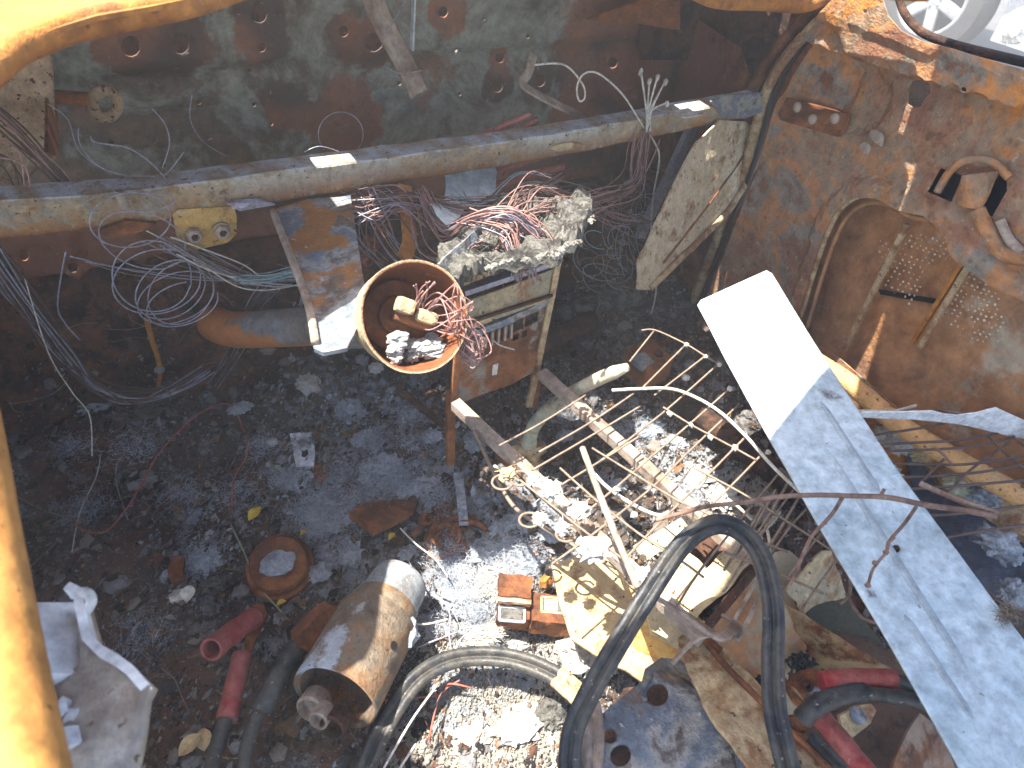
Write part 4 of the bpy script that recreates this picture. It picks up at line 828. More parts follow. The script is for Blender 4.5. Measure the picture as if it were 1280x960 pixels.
rodz('curly_wire', [(592, 538, .24), (612, 580, .22), (628, 612, .20), (645, 636, .20), (668, 652, .20), (700, 672, .21), (740, 695, .22), (775, 712, .22), (800, 728, .22), (850, 762, .22), (905, 800, .23)], .0030, M_RUSTW, 'rusty wire running along the left rail with crumbs of burnt foam', 'wire', seg=6)
for i, (cx, cy) in enumerate(((628, 603), (662, 650), (708, 668), (795, 722), (650, 598))):
    label(tube('wire_ring', [Z(cx + 13 * math.cos(a), cy + 9 * math.sin(a), .24) for a in np.linspace(0, 6, 9)], .0018, M_RUSTW, None, 5), 'small rusty wire ring on the left rail, ' + ['farthest', 'third from the far end', 'second from the near end', 'nearest', 'second from the far end'][i] + ' of five', 'wire ring', 'wire rings along the left rail')
# pale bracket at the grid corner with teeth
t = thing('slotted_bracket', 'cream perforated bracket plate under the middle of the grid', 'bracket', Z(840, 680, .2))
sheet('plate', plane3(Z(800, 690, .20), Z(870, 640, .21), Z(860, 700, .19)), [(792, 682), (838, 655), (866, 638), (875, 650), (866, 662), (806, 702)], M_TAN, t, th=.004, step=.01, holes=[circle((816, 680), 2, 6), circle((822, 676), 1.8, 6), circle((850, 658), 2, 6)], colf=lambda P: (.6, .5, .33, .8))
for i in range(8): bar('tooth', Z(812 + i * 5, 703 - i * 5, .20), Z(818 + i * 5, 708 - i * 5, .185), .003, .002, M_TAUPE, t)
# sheet metal seat pan with the square hole
pan = thing('seat_pan', 'cream rusty seat pan pressed with a square hole, lit by the sun', 'seat pan', Z(880, 720, .15))
sheet('pan_sheet', plane3(Z(860, 700, .19), Z(950, 680, .19), Z(860, 800, .175)), [(838, 688), (862, 664), (900, 648), (930, 655), (952, 672), (948, 690), (930, 712), (908, 740), (880, 762), (862, 790), (848, 812), (815, 790), (800, 750), (815, 715)],
      M_TAN, pan, holes=[[(861, 690), (886, 668), (906, 688), (884, 709)]], rag=.004, th=.004, step=.012, disp=lambda P, u, v: .005 * fbm(P, 14, 3, 4), colf=lambda P: (.55, .44, .26, .75))
sheet('pan_floor', zplane(.12), [(840, 660), (930, 650), (960, 690), (870, 780), (820, 760)], M_RUSTD, pan, th=.003, step=.03)
sheet('side_sheet', plane3(Z(700, 700, .11), Z(850, 830, .12), Z(800, 700, .12)), [(688, 706), (735, 690), (790, 712), (840, 742), (880, 775), (872, 820), (864, 870), (800, 850), (750, 822), (716, 800), (700, 760)], M_TAN, pan, rag=.004, th=.004, step=.015, disp=lambda P, u, v: .006 * fbm(P, 9, 3, 8), colf=lambda P: (.52, .38, .2, .6))
sheet('folded_sheet', plane3(Z(790, 760, .15), Z(880, 800, .15), Z(830, 850, .10)), [(792, 752), (830, 752), (884, 778), (876, 822), (858, 868), (838, 850), (806, 838), (786, 800)], M_ORANGE, pan, rag=.004, th=.003, step=.012, disp=lambda P, u, v: .006 * fbm(P, 12, 3, 3), colf=lambda P: (.52, .33, .11, .7))
bar('dark_rail', Z(866, 806, .20), Z(962, 690, .205), .010, .012, M_RUSTD, pan)
sheet('speckled_panel', plane3(Z(870, 790, .17), Z(985, 700, .18), Z(980, 860, .12)), [(876, 792), (900, 758), (958, 692), (985, 686), (1000, 700), (1010, 790), (1008, 900), (962, 890), (900, 850)], M_SKIN, pan, rag=.004, th=.004, step=.012, disp=lambda P, u, v: .004 * fbm(P, 12, 3, 3), colf=lambda P: (.36, .30, .2, .5 if nz(P, 9, 3) > 0 else .1))
lr = plane3(Z(860, 800, .215), Z(1010, 960, .215), Z(900, 790, .2))
sheet('long_channel', lr, [(846, 800), (872, 778), (890, 782), (902, 808), (960, 868), (1040, 950), (1100, 1020), (960, 1020), (936, 960), (880, 880)], M_TAN, pan, rag=.004, th=.004, step=.012, disp=lambda P, u, v: .003 * fbm(P, 14, 3, 4), colf=lambda P: (.30, .15, .06, .25 + .5 * nz(P, 20, 3)))
tube('channel_fold', [lr.hit(*p, .003) for p in ((872, 790), (905, 830), (960, 885), (1040, 965))], .0035, M_RUST, pan, n=6)
sheet('channel_slot', lr, [(867, 782), (886, 796), (884, 799), (865, 785)], M_BLACK, pan, off=.004, th=.001, step=.01)
# twisted wire hook on the pan
wires('twisted_wire_hook', 'twisted rusty wires hooked over the end of the long channel', 'wire hook', [[Z(x + o_, y + o_ * .6, .25 + h) for x, y, h in ((800, 735, .03), (850, 765, .02), (885, 792, .01), (905, 795, .01), (918, 780, .0), (905, 770, 0))] for o_ in (-3, 0, 3, 6)] + [[Z(840, 830, .24), Z(870, 800, .25), Z(905, 792, .25), (Z(919, 790, .25))], [Z(922, 800, .24), Z(938, 770, .24), Z(948, 748, .24)], [Z(914, 782, .24), Z(940, 735, .25), Z(955, 705, .26)]], .0024, M_TAUPE, 6)
# panels in the pit right of the cable loop
t = thing('seat_side_panels', 'folded ochre sheet metal seat sides in the pit beside the galvanised plate', 'seat side', Z(1030, 780, .12))
sheet('corner_flap', plane3(Z(985, 740, .19), Z(1040, 690, .20), Z(1040, 760, .14)), [(984, 738), (1000, 718), (1028, 690), (1040, 690), (1052, 728), (1060, 745), (1020, 756), (1004, 768)], M_TAN, t, rag=.004, th=.003, step=.012, colf=lambda P: (.36, .30, .2, .5))
sheet('dark_pan', plane3(Z(1000, 760, .10), Z(1080, 760, .10), Z(1080, 830, .08)), [(990, 750), (1050, 735), (1100, 800), (1130, 860), (1060, 830), (1000, 790)], M_CHAR, t, th=.003, step=.02, colf=lambda P: (.10, .095, .06, .8))
sheet('slanted_side', plane3(Z(985, 765, .17), Z(1110, 840, .17), Z(1060, 860, .10)), [(984, 762), (1002, 768), (1050, 798), (1115, 836), (1120, 862), (1060, 862), (1010, 842), (996, 800)], M_RUST, t, rag=.004, th=.003, step=.012, disp=lambda P, u, v: .005 * fbm(P, 12, 3, 4), colf=lambda P: (.32, .22, .11, .5))
sheet('pit_floor', zplane(.09), [(960, 760), (1130, 820), (1200, 1000), (980, 1000), (950, 880)], M_RUSTD, t, th=.003, step=.02, disp=dents(.01, 12, 4), colf=lambda P: (.13, .07, .04, .6))
sheet('lower_side', plane3(Z(1120, 960, .15), Z(1150, 890, .15), Z(1190, 960, .11)), [(1110, 975), (1128, 925), (1150, 892), (1170, 905), (1205, 985), (1150, 1000)], M_RUST, t, rag=.004, th=.003, step=.015, colf=lambda P: (.25, .17, .12, .5))
t = thing('clamp_lug', 'pale lug plate with a blue steel button below the black clamp handle', 'lug', Z(1072, 895, .13))
sheet('lug_plate', plane3(Z(1050, 900, .14), Z(1095, 880, .145), Z(1080, 920, .13)), [(1052, 905), (1050, 895), (1072, 882), (1090, 880), (1096, 888), (1088, 904), (1066, 922), (1054, 918)], M_TAN, t, th=.006, step=.008, disp=dents(.002, 40))
lathe('button', Z(1072, 895, .142), (0, 0, 1), [(.010, 0), (.010, .003), (.006, .005), (.001, .0045)], M_BLUE, t, 14)
for i, (x, y) in enumerate(((1002, 832), (950, 862))):
    rr = merge([lumpgeo(Z(x + random.gauss(0, 8), y + random.gauss(0, 7), .135 + U(0, .01)), (U(.0015, .003),) * 3, .5, 1, k) for k in range(170)])
    o = mesh('black_granules', *rr, M_BLACK); label(o, ['small heap of shiny black granules beside the red clamp handle', 'black granules at the foot of the cable loop'][i], 'granules', None, 'stuff')

# perforated steel bracket at the bottom edge
PBp = plane3(Z(740, 940, .20), Z(900, 940, .20), Z(830, 840, .19))
pb = thing('perforated_bracket', 'blued steel bracket with round and oval holes at the bottom of the photo', 'bracket', Z(820, 920, .18))
sheet('face', PBp, [(690, 1010), (706, 960), (728, 915), (762, 884), (796, 856), (822, 838), (836, 836), (862, 852), (888, 872), (906, 893), (915, 930), (930, 1010)], M_BLUE, pb, holes=[circle((822, 868), 14, 18, 15, .4), circle((762, 920), 10, 16, 10), circle((776, 944), 13, 18, 15, .5)], th=.004, step=.01, disp=lambda P, u, v: .002 * fbm(P, 12, 3, 4), smooth=True)
sheet('far_flange', plane3(PBp.hit(800, 838, -.002), PBp.hit(870, 850, -.002), Z(840, 815, .15)), [(798, 868), (806, 836), (826, 822), (850, 824), (880, 846), (906, 876), (890, 872), (862, 850), (836, 834), (822, 837)], M_BLUE, pb, th=.003, step=.01)
sheet('near_flange', plane3(PBp.hit(706, 960, 0), PBp.hit(796, 856, 0), PBp.hit(706, 960, -.05)), [(700, 975), (704, 955), (726, 910), (760, 880), (800, 850), (800, 860), (764, 892), (736, 925), (718, 965)], M_TAN, pb, th=.003, step=.01)
sheet('side_wing', plane3(Z(900, 885, .16), Z(1000, 1000, .16), Z(930, 980, .12)), [(898, 872), (918, 884), (1010, 1010), (930, 1010), (912, 930), (900, 896)], M_BLUE, pb, th=.004, step=.012, disp=lambda P, u, v: .004 * math.sin(u * 90))
tube('wing_fold', [Z(*p) for p in ((880, 848, .20), (905, 868, .195), (915, 890, .19), (940, 915, .185), (985, 975, .18))], .010, M_RUSTD, pb, 8)
sheet('bracket_floor', zplane(.12), [(700, 990), (780, 860), (850, 850), (920, 1010)], M_RUSTD, pb, th=.002, step=.03)

# ================================================================== RIGHT SIDE: SILL TUBE, SECOND GRID, STRIP
o = tube('seat_tube', [Z(1000, 440, .20), Z(1060, 478, .20), Z(1120, 528, .20), Z(1180, 566, .20), Z(1230, 595, .20), Z(1330, 650, .20)], .0165, M_TAN, None, 14, n=6); label(o, 'peach coloured rusty tube running from under the plate to the lower right', 'tube')
c_ = np.array([(.62, .36, .15, .8 if v.co.x < .03 else .25) for v in o.data.vertices], dtype=np.float32); a = o.data.color_attributes.new('Col', 'FLOAT_COLOR', 'POINT'); a.data.foreach_set('color', c_.ravel())
g2 = thing('spring_grid', 'dark wire spring grid of the far seat at the right edge', 'seat springs', Z(1180, 560, .2))
for p in ([(1075, 545), (1120, 540), (1178, 530)], [(1085, 556), (1150, 553), (1200, 550), (1248, 541)], [(1095, 564), (1160, 562), (1215, 558), (1268, 546)], [(1100, 578), (1170, 581), (1230, 578), (1330, 560)], [(1110, 597), (1170, 595), (1240, 588), (1330, 570)],
          [(1120, 612), (1190, 608), (1250, 603), (1330, 596)], [(1150, 645), (1220, 640), (1330, 625)], [(1180, 672), (1240, 662), (1330, 650)], [(1148, 606), (1180, 574)], [(1180, 622), (1210, 590), (1262, 552)], [(1265, 546), (1290, 565), (1330, 600)], [(1235, 545), (1270, 578), (1320, 612)], [(1230, 735), (1255, 755), (1290, 775)]):
    tube('grid_wire', [Z(x, y, .245) for x, y in p], .0020, M_DARKW, g2, 6)
st2 = plane3(Z(1080, 518, .27), Z(1280, 530, .27), Z(1246, 512, .30))
o = sheet('torn_strip', st2, [(1068, 522), (1078, 516), (1112, 513), (1140, 512), (1165, 513), (1180, 519), (1197, 522), (1222, 519), (1246, 512), (1285, 526), (1330, 545), (1330, 560), (1280, 546), (1230, 538), (1180, 530), (1140, 522), (1100, 521)], M_WHITE, None, th=.002, step=.01, disp=lambda P, u, v: .004 * math.sin(u * 30)); label(o, 'torn white plastic strip lying over the far seat springs', 'plastic strip')
wires('white_wires', 'two thin white wires passing under the torn white strip', 'wires', [[Z(1075, 520, .26), Z(1105, 517, .27), Z(1145, 507, .27)], [Z(1070, 514, .26), Z(1100, 514, .265), Z(1135, 516, .26)]], .0026, M_PALEW)
o = sheet('burnt_cloth', plane3(Z(1150, 600, .10), Z(1280, 560, .14), Z(1280, 700, .10)), [(1130, 555), (1180, 548), (1330, 560), (1330, 760), (1230, 740), (1150, 640)], M_DARKCLOTH, None, th=.004, step=.015, disp=lambda P, u, v: .02 * fbm(P, 9, 4, 3)); label(o, 'dark blue burnt cloth under the far seat springs', 'cloth')
o = sheet('rusty_tray', plane3(Z(1120, 560, .08), Z(1220, 600, .08), Z(1180, 660, .07)), [(1075, 530), (1130, 535), (1200, 590), (1190, 640), (1160, 680), (1110, 620)], M_ORANGE, None, th=.004, step=.012, disp=lambda P, u, v: .012 * fbm(P, 14, 3, 4)); label(o, 'orange rusted tray under the far seat springs beside the plate', 'tray')
melts = [(1118, 550, .020, .03, .015, M_PALEASH, 'flat pale melted lump close to the right edge of the plate'), (1192, 572, .018, .012, .012, M_LEVER, 'curled pale green melted lump in the far seat springs'), (1112, 590, .012, .022, .012, M_PALEASH, 'bright narrow melted lump against the plate edge'),
         (1232, 620, .028, .020, .014, M_ASH, 'large grey green melted glass lump under the dark springs'), (1250, 680, .026, .03, .014, M_ASH, 'bluish melted glass lump at the right edge below the twig'), (1270, 742, .022, .02, .014, M_ASH, 'crumpled grey glass lump at the right edge beside the plate'), (1195, 606, .014, .02, .01, M_LEVER, 'pale green sheet fragment among the dark springs'),
         (1150, 568, .015, .012, .01, M_TAN, 'small tan lump on the rusty tray')]
for i, (x, y, a, b, c, mm, la_) in enumerate(melts):
    o = lump('melted_lump', Z(x, y, .15), (a, b, c), mm, None, .55, 4, i + 20, 1.8, smooth=True); label(o, la_, 'melted lump')
GM = M_ASH
# galvanised plate with pressed beads
PL_ = plane3(Z(920, 360, .362), Z(1250, 900, .345), Z(1000, 360, .362))
bd_ = [((1025, 502), (1100, 617)), ((1032, 560), (1211, 842)), ((1130, 769), (1216, 900))]
bdu = [(PL_.uv(PL_.hit(*a)), PL_.uv(PL_.hit(*b))) for a, b in bd_]
def plate_d(P, u, v):
    q = Vector((u, v)); h = .0015 * fbm(P, 6, 2, 5)
    for a, b in bdu: h -= 0
    return h
sm_ = [(PL_.uv(PL_.hit(*p)), r) for p, r in (((1040, 497), .022), ((1020, 512), .014), ((1075, 560), .012), ((960, 395), .006), ((1190, 700), .012), ((1090, 740), .009), ((1230, 860), .018))]
def plate_c(P):
    q = PL_.uv(P); return (.13, .12, .11, max(.42 * sstep(r * 1.5, r * .2, (q - c).length) for c, r in sm_))
plt = thing('galvanised_plate', 'long galvanised steel plate with pressed grooves lying over the seat frame', 'metal plate', Z(1060, 620, .35))
sheet('plate', PL_, [(872, 381), (876, 375), (958, 338), (965, 342), (1035, 455), (1120, 585), (1240, 748), (1300, 825), (1400, 960), (1330, 1120), (1200, 960), (1110, 800), (1010, 632), (965, 553), (905, 445)], M_GALV, plt, holes=[circle((1121, 685), 5.5, 14)], th=.0025, step=.006, disp=plate_d, smooth=True, colf=plate_c)
M_GALVD = rustmat('darker_galvanised', [(.28, .33, .36), (.38, .44, .47), (.48, .54, .56)], 9, .15, (.4, .6), .1)  # darker tone of the plate metal for the grooves
for a, b in bd_: tube('pressed_groove', [PL_.hit(a[0] + (b[0] - a[0]) * k / 20, a[1] + (b[1] - a[1]) * k / 20, -.0008) for k in range(21)], [.001, .0034] + [.0044] * 17 + [.0034, .001], M_GALVD, plt, straight=True, prof=[(math.cos(q) * .75, math.sin(q)) for q in np.linspace(0, 6.28, 13)[:-1]], up=PL_.n)
for a, b in ((1255, 772), (1262, 764)):
    V, Fc = fibres(Z(a, b, .355), (.008, .008, .005), 160, (.003, .010), .0004)
    o = mesh('dry_tuft', V, Fc, M_RUSTW); label(o, 'tiny brown dry tuft on the right edge of the plate' if a < 1260 else 'brown fibres beside the tiny tuft on the plate edge', 'tuft')
# twig across the plate
tw = thing('dry_twig', 'thin dry forked twig lying across the grid and the galvanised plate', 'twig', Z(1000, 620, .38))
def twp(pts, z=.385): return [Z(a, b, z) for a, b in pts]
def tw_r(n, a, b): return [a + (b - a) * i / n for i in range(n + 1)]
tube('branch', twp([(820, 650), (850, 642), (885, 633), (930, 628), (975, 621), (1020, 619), (1060, 620), (1110, 622), (1160, 632), (1205, 638), (1245, 646)]), tw_r(60, .0022, .0034), M_TWIG, tw, 7)
tube('branch', twp([(1150, 604), (1190, 622), (1225, 634), (1247, 642)]), .0032, M_TWIG, tw, 7)
tube('shoot', twp([(1053, 622), (1042, 640), (1030, 654), (1015, 670), (1003, 695), (992, 722), (985, 735)], .38), tw_r(40, .0024, .0014), M_TWIG, tw, 6)
tube('shoot', twp([(1145, 634), (1130, 655), (1112, 676), (1108, 690), (1098, 702), (1090, 714), (1085, 732)], .375), tw_r(40, .0022, .0014), M_TWIG, tw, 6)
tube('shoot', twp([(1100, 620), (1104, 614), (1105, 612)]), .002, M_TWIG, tw, 6); tube('shoot', twp([(1112, 677), (1118, 672)], .376), .0016, M_TWIG, tw, 6)
for p in ((1053, 621), (1103, 619), (1030, 654), (1108, 690), (1093, 703), (1085, 732)): lump('bud', Z(*p, .383 if p[1] < 650 else .377), (.0035, .003, .003), M_TWIG, tw, .5, 1, p[0])
label(tube('thin_twig', twp([(1050, 755), (1062, 742), (1060, 715), (1045, 700), (1042, 690)], .24), .002, M_TWIG, None, 6), 'thin bent twig in the pit left of the plate', 'twig')
label(tube('thin_twig', twp([(1058, 742), (1075, 770), (1100, 780), (1112, 782)], .24), .002, M_TWIG, None, 6), 'short twig running under the left plate edge', 'twig')
for i, (a, b) in enumerate((((1170, 560), (1190, 580)), ((1172, 512), (1215, 520)), ((870, 605), (905, 640)), ((955, 650), (962, 690)), ((975, 640), (950, 668)), ((905, 620), (940, 650)))):
    label(tube('straw', [Z(*a, .27), Z((a[0] + b[0]) / 2 + 2, (a[1] + b[1]) / 2, .275), Z(*b, .27)], .002, M_PALEW if i > 1 else M_TWIG, None, 5), ['short dry stem under the dark springs', 'knobbly dry stem above the white strip', 'pale straw at the near edge of the ash pile', 'pale straw standing beside the plate left edge', 'pale straw crossing the one beside the plate', 'straw lying between ash pile and cable loop'][i], 'straw')

# ================================================================== JUMPER CABLES AND CLAMPS
twin = []
for k in range(11): a = math.radians(35 + k * 29); twin.append((-1.0 + math.cos(a), math.sin(a)))
twin = [(-1.06 + 1.0 * math.cos(math.radians(d)), 1.02 * math.sin(math.radians(d))) for d in range(15, 346, 30)] + [(1.06 + 1.0 * math.cos(math.radians(d)), 1.02 * math.sin(math.radians(d))) for d in range(195, 526, 30)]
cb_ = thing('jumper_cable', 'thick black twin jumper cable looping up at the bottom centre', 'cable', Z(840, 800, .2))
def facing(P): return (CAM - P).normalized()
def twincable(name, pts, r, mat, par, n=8):
    P = catmull(pts, n); V = []; Fc = []; s = len(twin); m_ = len(P)
    for i, p in enumerate(P):
        t_ = (P[min(i + 1, m_ - 1)] - P[max(i - 1, 0)]).normalized(); f = facing(p); u = t_.cross(f).normalized(); v = u.cross(t_)
        for a, b in twin: V.append(p + (u * a + v * b) * r)
    for i in range(m_ - 1):
        for k in range(s): l = (k + 1) % s; Fc.append((i * s + k, i * s + l, (i + 1) * s + l, (i + 1) * s + k))
    return mesh(name, V, Fc, mat, par, True)
twincable('loop', [Z(716, 1010, .20), Z(712, 965, .22), Z(716, 915, .24), Z(738, 865, .27), Z(775, 800, .30), Z(815, 735, .325), Z(850, 684, .34), Z(880, 660, .345), Z(908, 656, .345), Z(935, 672, .34), Z(955, 705, .335), Z(966, 760, .325), Z(966, 820, .315), Z(968, 880, .305), Z(980, 940, .30), Z(1000, 1010, .29)], .0054, M_RUBBER, cb_)
twincable('floor_arc', [Z(448, 990, .07), Z(462, 948, .07), Z(486, 898, .075), Z(520, 850, .08), Z(560, 826, .08), Z(605, 820, .08), Z(650, 826, .085), Z(695, 845, .09), Z(722, 868, .10), Z(735, 890, .11)], .0060, M_RUBBER, cb_)
o = twincable('stripped_end', [Z(697, 846, .0925), Z(724, 870, .105), Z(738, 892, .115)], .0068, M_TAN, cb_)
twincable('short_end', [Z(738, 1010, .19), Z(740, 960, .20), Z(742, 915, .205), Z(738, 882, .20)], .0056, M_TAUPE, cb_)
def clamp(name, lab, handle, hr, hm, cable=None, cr=.0078, jaw=None, hollow=False, gc=None):
    t = thing(name, lab, 'cable clamp', handle[0])
    V, Fc = tubegeo(catmull(handle, 8), [hr * (1 + .04 * math.sin(i)) for i in range(40)], 18, cap=not hollow)
    if hollow:
        v2, f2 = tubegeo(catmull(handle, 8), hr * .8, 18, cap=False); k = len(V)
        V, Fc = merge([(V, Fc), (v2, [tuple(reversed(f)) for f in f2])]); Fc += [((i + 1) % 18, i, k + i, k + (i + 1) % 18) for i in range(18)]; n2 = k - 18
        Fc += [(n2 + i, n2 + (i + 1) % 18, k + n2 + (i + 1) % 18, k + n2 + i) for i in range(18)]
    h = mesh('handle', V, Fc, hm, t, True)
    try: h.data.set_sharp_from_angle(angle=math.radians(40))
    except Exception: pass
    if cable: tube('cable', cable, cr, M_RUBBER, t, 14)
    if jaw:
        for j, (pl, poly, th) in enumerate(jaw): sheet('jaw', pl, poly, M_RUST, t, th=th, step=.006, disp=dents(.002, 50))
    return t
J1 = plane3(Z(990, 850, .25), Z(1032, 845, .26), Z(1005, 880, .23)); J2 = plane3(Z(980, 900, .22), Z(1010, 900, .22), Z(995, 930, .19))
clamp('jumper_clamp', 'red clamp handle lying level beside the plate, jaws to its left', [Z(1026, 852, .27), Z(1070, 848, .275), Z(1119, 849, .28)], .0100, M_RED, [Z(1112, 848, .28), Z(1140, 858, .285), Z(1190, 892, .29), Z(1240, 930, .30), Z(1300, 990, .30)], .0070,
      [(J1, [(988, 846), (1012, 838), (1030, 841), (1030, 862), (1018, 880), (1006, 877), (996, 862), (986, 856)], .004), (J1, [(984, 850), (995, 870), (1010, 884), (1004, 889), (990, 878), (980, 860)], .010)])
lathe('rivet', J1.hit(1009, 857, .003), J1.n, [(.006, 0), (.006, .003), (.003, .004), (.003, 0)], M_RUSTD, None, 12).update_tag()
r_ = [o for o in COL.objects if o.name.startswith('rivet')][-1]; label(r_, 'round rivet on the rusty jaw beside the level red handle', 'rivet')
label(tube('copper_eye', [Z(1018 + 8 * math.cos(a), 872 + 11 * math.sin(a), .245) for a in np.linspace(3.6, 8.6, 9)], .0030, M_STEELW, None, 8), 'curved blue steel spring hook between the clamp handles', 'spring')
clamp('jumper_clamp', 'black clamp handle crossing under the level red handle', [Z(1002, 900, .25), Z(1018, 884, .262), Z(1045, 871, .27), Z(1080, 864, .275)], .0102, M_RUBBER, [Z(1074, 866, .275), Z(1110, 870, .28), Z(1160, 880, .29), Z(1210, 905, .295), Z(1255, 945, .30), Z(1300, 1010, .30)], .0072,
      [(J2, [(986, 898), (1004, 893), (1012, 902), (1004, 925), (992, 918), (984, 908)], .004)])
clamp('jumper_clamp', 'red clamp handle pointing down out of the bottom right edge', [Z(1022, 892, .235), Z(1050, 925, .235), Z(1090, 975, .235)], .0108, M_RED)
clamp('jumper_clamp', 'black clamp boot lying beneath the downward red handle', [Z(1008, 925, .20), Z(1030, 945, .20), Z(1070, 985, .20)], .0110, M_RUBBER, [Z(1060, 975, .2), Z(1090, 1010, .2)])
J3 = plane3(Z(320, 760, .10), Z(300, 810, .09), Z(340, 790, .09))
clamp('jumper_clamp', 'open ended dull red clamp tube lying on the dark floor at the left', [Z(264, 812, .155), Z(292, 790, .125), Z(318, 772, .10)], .0135, M_RED, None, .008, [(J3, [(312, 768), (318, 755), (330, 756), (334, 768), (322, 792), (314, 814), (304, 812), (308, 790)], .012)], hollow=True)
clamp('jumper_clamp', 'dark red clamp handle with black cable below the open red tube', [Z(303, 818, .09), Z(294, 855, .09), Z(283, 900, .09)], .0120, M_RED, [Z(285, 890, .09), Z(273, 925, .09), Z(258, 985, .10)], .0085)
clamp('jumper_clamp', 'long black clamp boot with a rusty tip beside the starter motor', [Z(388, 790, .10), Z(362, 822, .10), Z(345, 850, .10), Z(326, 888, .09)], .0140, M_RUBBER, [Z(332, 875, .09), Z(312, 920, .09), Z(302, 985, .09)], .0085,
      [(plane3(Z(380, 800, .12), Z(430, 760, .12), Z(410, 800, .10)), [(372, 796), (392, 775), (415, 758), (430, 762), (426, 778), (404, 800), (386, 815), (374, 808)], .02)])

# ================================================================== STARTER MOTOR
S0, S1 = Z(418, 872, .115), Z(470, 778, .095); ax = (S0 - S1).normalized()
sm = thing('starter_motor', 'rusty starter motor casing with painted blue grey sky sheen lying on the floor', 'starter motor', S1)
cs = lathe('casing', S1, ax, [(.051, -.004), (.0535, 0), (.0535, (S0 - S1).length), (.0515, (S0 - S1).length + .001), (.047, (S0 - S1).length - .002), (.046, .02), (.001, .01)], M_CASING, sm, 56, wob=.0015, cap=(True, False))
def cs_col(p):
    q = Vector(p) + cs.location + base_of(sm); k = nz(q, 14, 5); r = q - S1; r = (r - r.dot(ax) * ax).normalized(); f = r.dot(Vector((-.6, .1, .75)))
    return (.40, .44, .48, .62 * sstep(.66, .98, f + k * .5)) if f > .4 else (.34, .17, .07, .35 * sstep(.2, -.4, f))  # upper sky sheen and lower sunlit orange put into the colour
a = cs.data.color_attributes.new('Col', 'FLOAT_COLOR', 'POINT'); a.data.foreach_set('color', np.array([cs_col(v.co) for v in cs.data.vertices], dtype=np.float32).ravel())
rs = (CAM - (S0 + S1) / 2); rs = (rs - rs.dot(ax) * ax).normalized(); sd = ax.cross(rs)
if (MW.transposed() @ sd).x < 0: sd = -sd
hp_ = S1 + ax * .045 + (rs * .80 + sd * .60).normalized() * .0538
lathe('terminal_hole', hp_, (rs * .80 + sd * .60), [(.0055, -.002), (.0055, .0006), (.001, .0006)], M_BLACK, sm, 14)
lathe('collar', S1 - ax * .006, -ax, [(.047, 0), (.048, .01), (.044, .022), (.036, .024)], M_CASING, sm, 40, wob=.001)
S2 = Z(491, 742, .085)
cpx = (S1 - S2).normalized()
lathe('drive_housing', S2 - cpx * .03, cpx, [(.022, .0), (.034, .002), (.0395, .008), (.041, .016), (.0405, .040), (.043, .045), (.043, .08)], M_DUSTG, sm, 40, wob=.002)
lump('drive_nose', S2 + rs * .028 + sd * .004, (.015, .012, .010), M_ASH, sm, .5, 3, 5)
lump('solenoid_lump', Z(500, 790, .10), (.022, .024, .018), M_ASH, sm, .45, 3, 9)
for i, (x, y, r) in enumerate(((398, 872, .018), (425, 895, .016), (408, 886, .012))): lathe('brush_holder', Z(x, y, .085 + .006 * i), (ax + Vector((0, 0, .3))), [(r, 0), (r, .02), (r * .8, .022), (r * .75, .01), (r * .2, .008)], M_TAUPE if i != 1 else M_RUSTD, sm, 18)
# ================================================================== RUSTY POT, RELAYS, COILED BANDS
t = thing('rusty_drum', 'round rusty stepped drum with a grey slag centre on the dark floor', 'drum', Z(352, 700, .03))
dx = (Vector((0, 0, 1)) + Vector((-.08, -.32, 0))).normalized(); d0 = Z(352, 712, .02)
lathe('drum_body', d0, dx, [(.048, -.01), (.050, .006), (.047, .016), (.042, .018), (.0415, .030), (.038, .036), (.030, .038)], M_RUST, t, 40, wob=.002)
lump('slag_centre', d0 + dx * .041, (.024, .021, .006), M_ASH, t, .3, 3, 2)
rl = thing('relay_block', 'cluster of three rusty relay boxes with broken windows among white fibres', 'relays', Z(668, 755, .06))
ra = axes(Z(720, 760, .06) - Z(620, 752, .06))
def ragbox(name, c, ax, h, mat, par=None, amp=.0016):
    bm = bmesh.new(); bmesh.ops.create_cube(bm, size=2); bmesh.ops.subdivide_edges(bm, edges=bm.edges[:], cuts=7, use_grid_fill=True); V = []
    for v in bm.verts:
        p = Vector(c) + ax[0] * v.co.x * h[0] + ax[1] * v.co.y * h[1] + ax[2] * v.co.z * h[2]; p += Vector((nz(p, 70, 1), nz(p, 70, 4), nz(p, 70, 8))) * amp * 1.6 + Vector((nz(p, 25, 1), nz(p, 25, 4), nz(p, 25, 8))) * amp * 1.5; V.append(p)
    bm.verts.index_update(); Fc = [tuple(v.index for v in f.verts) for f in bm.faces]; bm.free(); return mesh(name, V, Fc, mat, par)
def rbox(c, h, mat, hole=None): return ragbox('relay_box', c, ra, h, mat, rl)
tb1 = rbox(Z(643, 740, .085), (.022, .017, .016), M_RUST); ragbox('box_flange', Z(643, 752, .098), ra, (.023, .003, .003), M_TAN, tb1, .001); b2 = rbox(Z(641, 770, .065), (.022, .012, .016), M_RUST); b3 = rbox(Z(690, 768, .070), (.030, .022, .018), M_RUST)
def frame_on(c, w_, h_, mat, par):
    for s in (-1, 1):
        bar('window_frame', c + ra[0] * w_ * s - ra[1] * h_, c + ra[0] * w_ * s + ra[1] * h_, .003, .003, mat, par); bar('window_frame', c - ra[0] * w_ + ra[1] * h_ * s, c + ra[0] * w_ + ra[1] * h_ * s, .003, .003, mat, par)
q = Z(640, 768, .0835); frame_on(q, .017, .010, M_CASTGREY, b2); box('window_dark', q - Vector((0, 0, .001)), ra, (.0155, .0085, .001), M_CHAR, b2, 0)
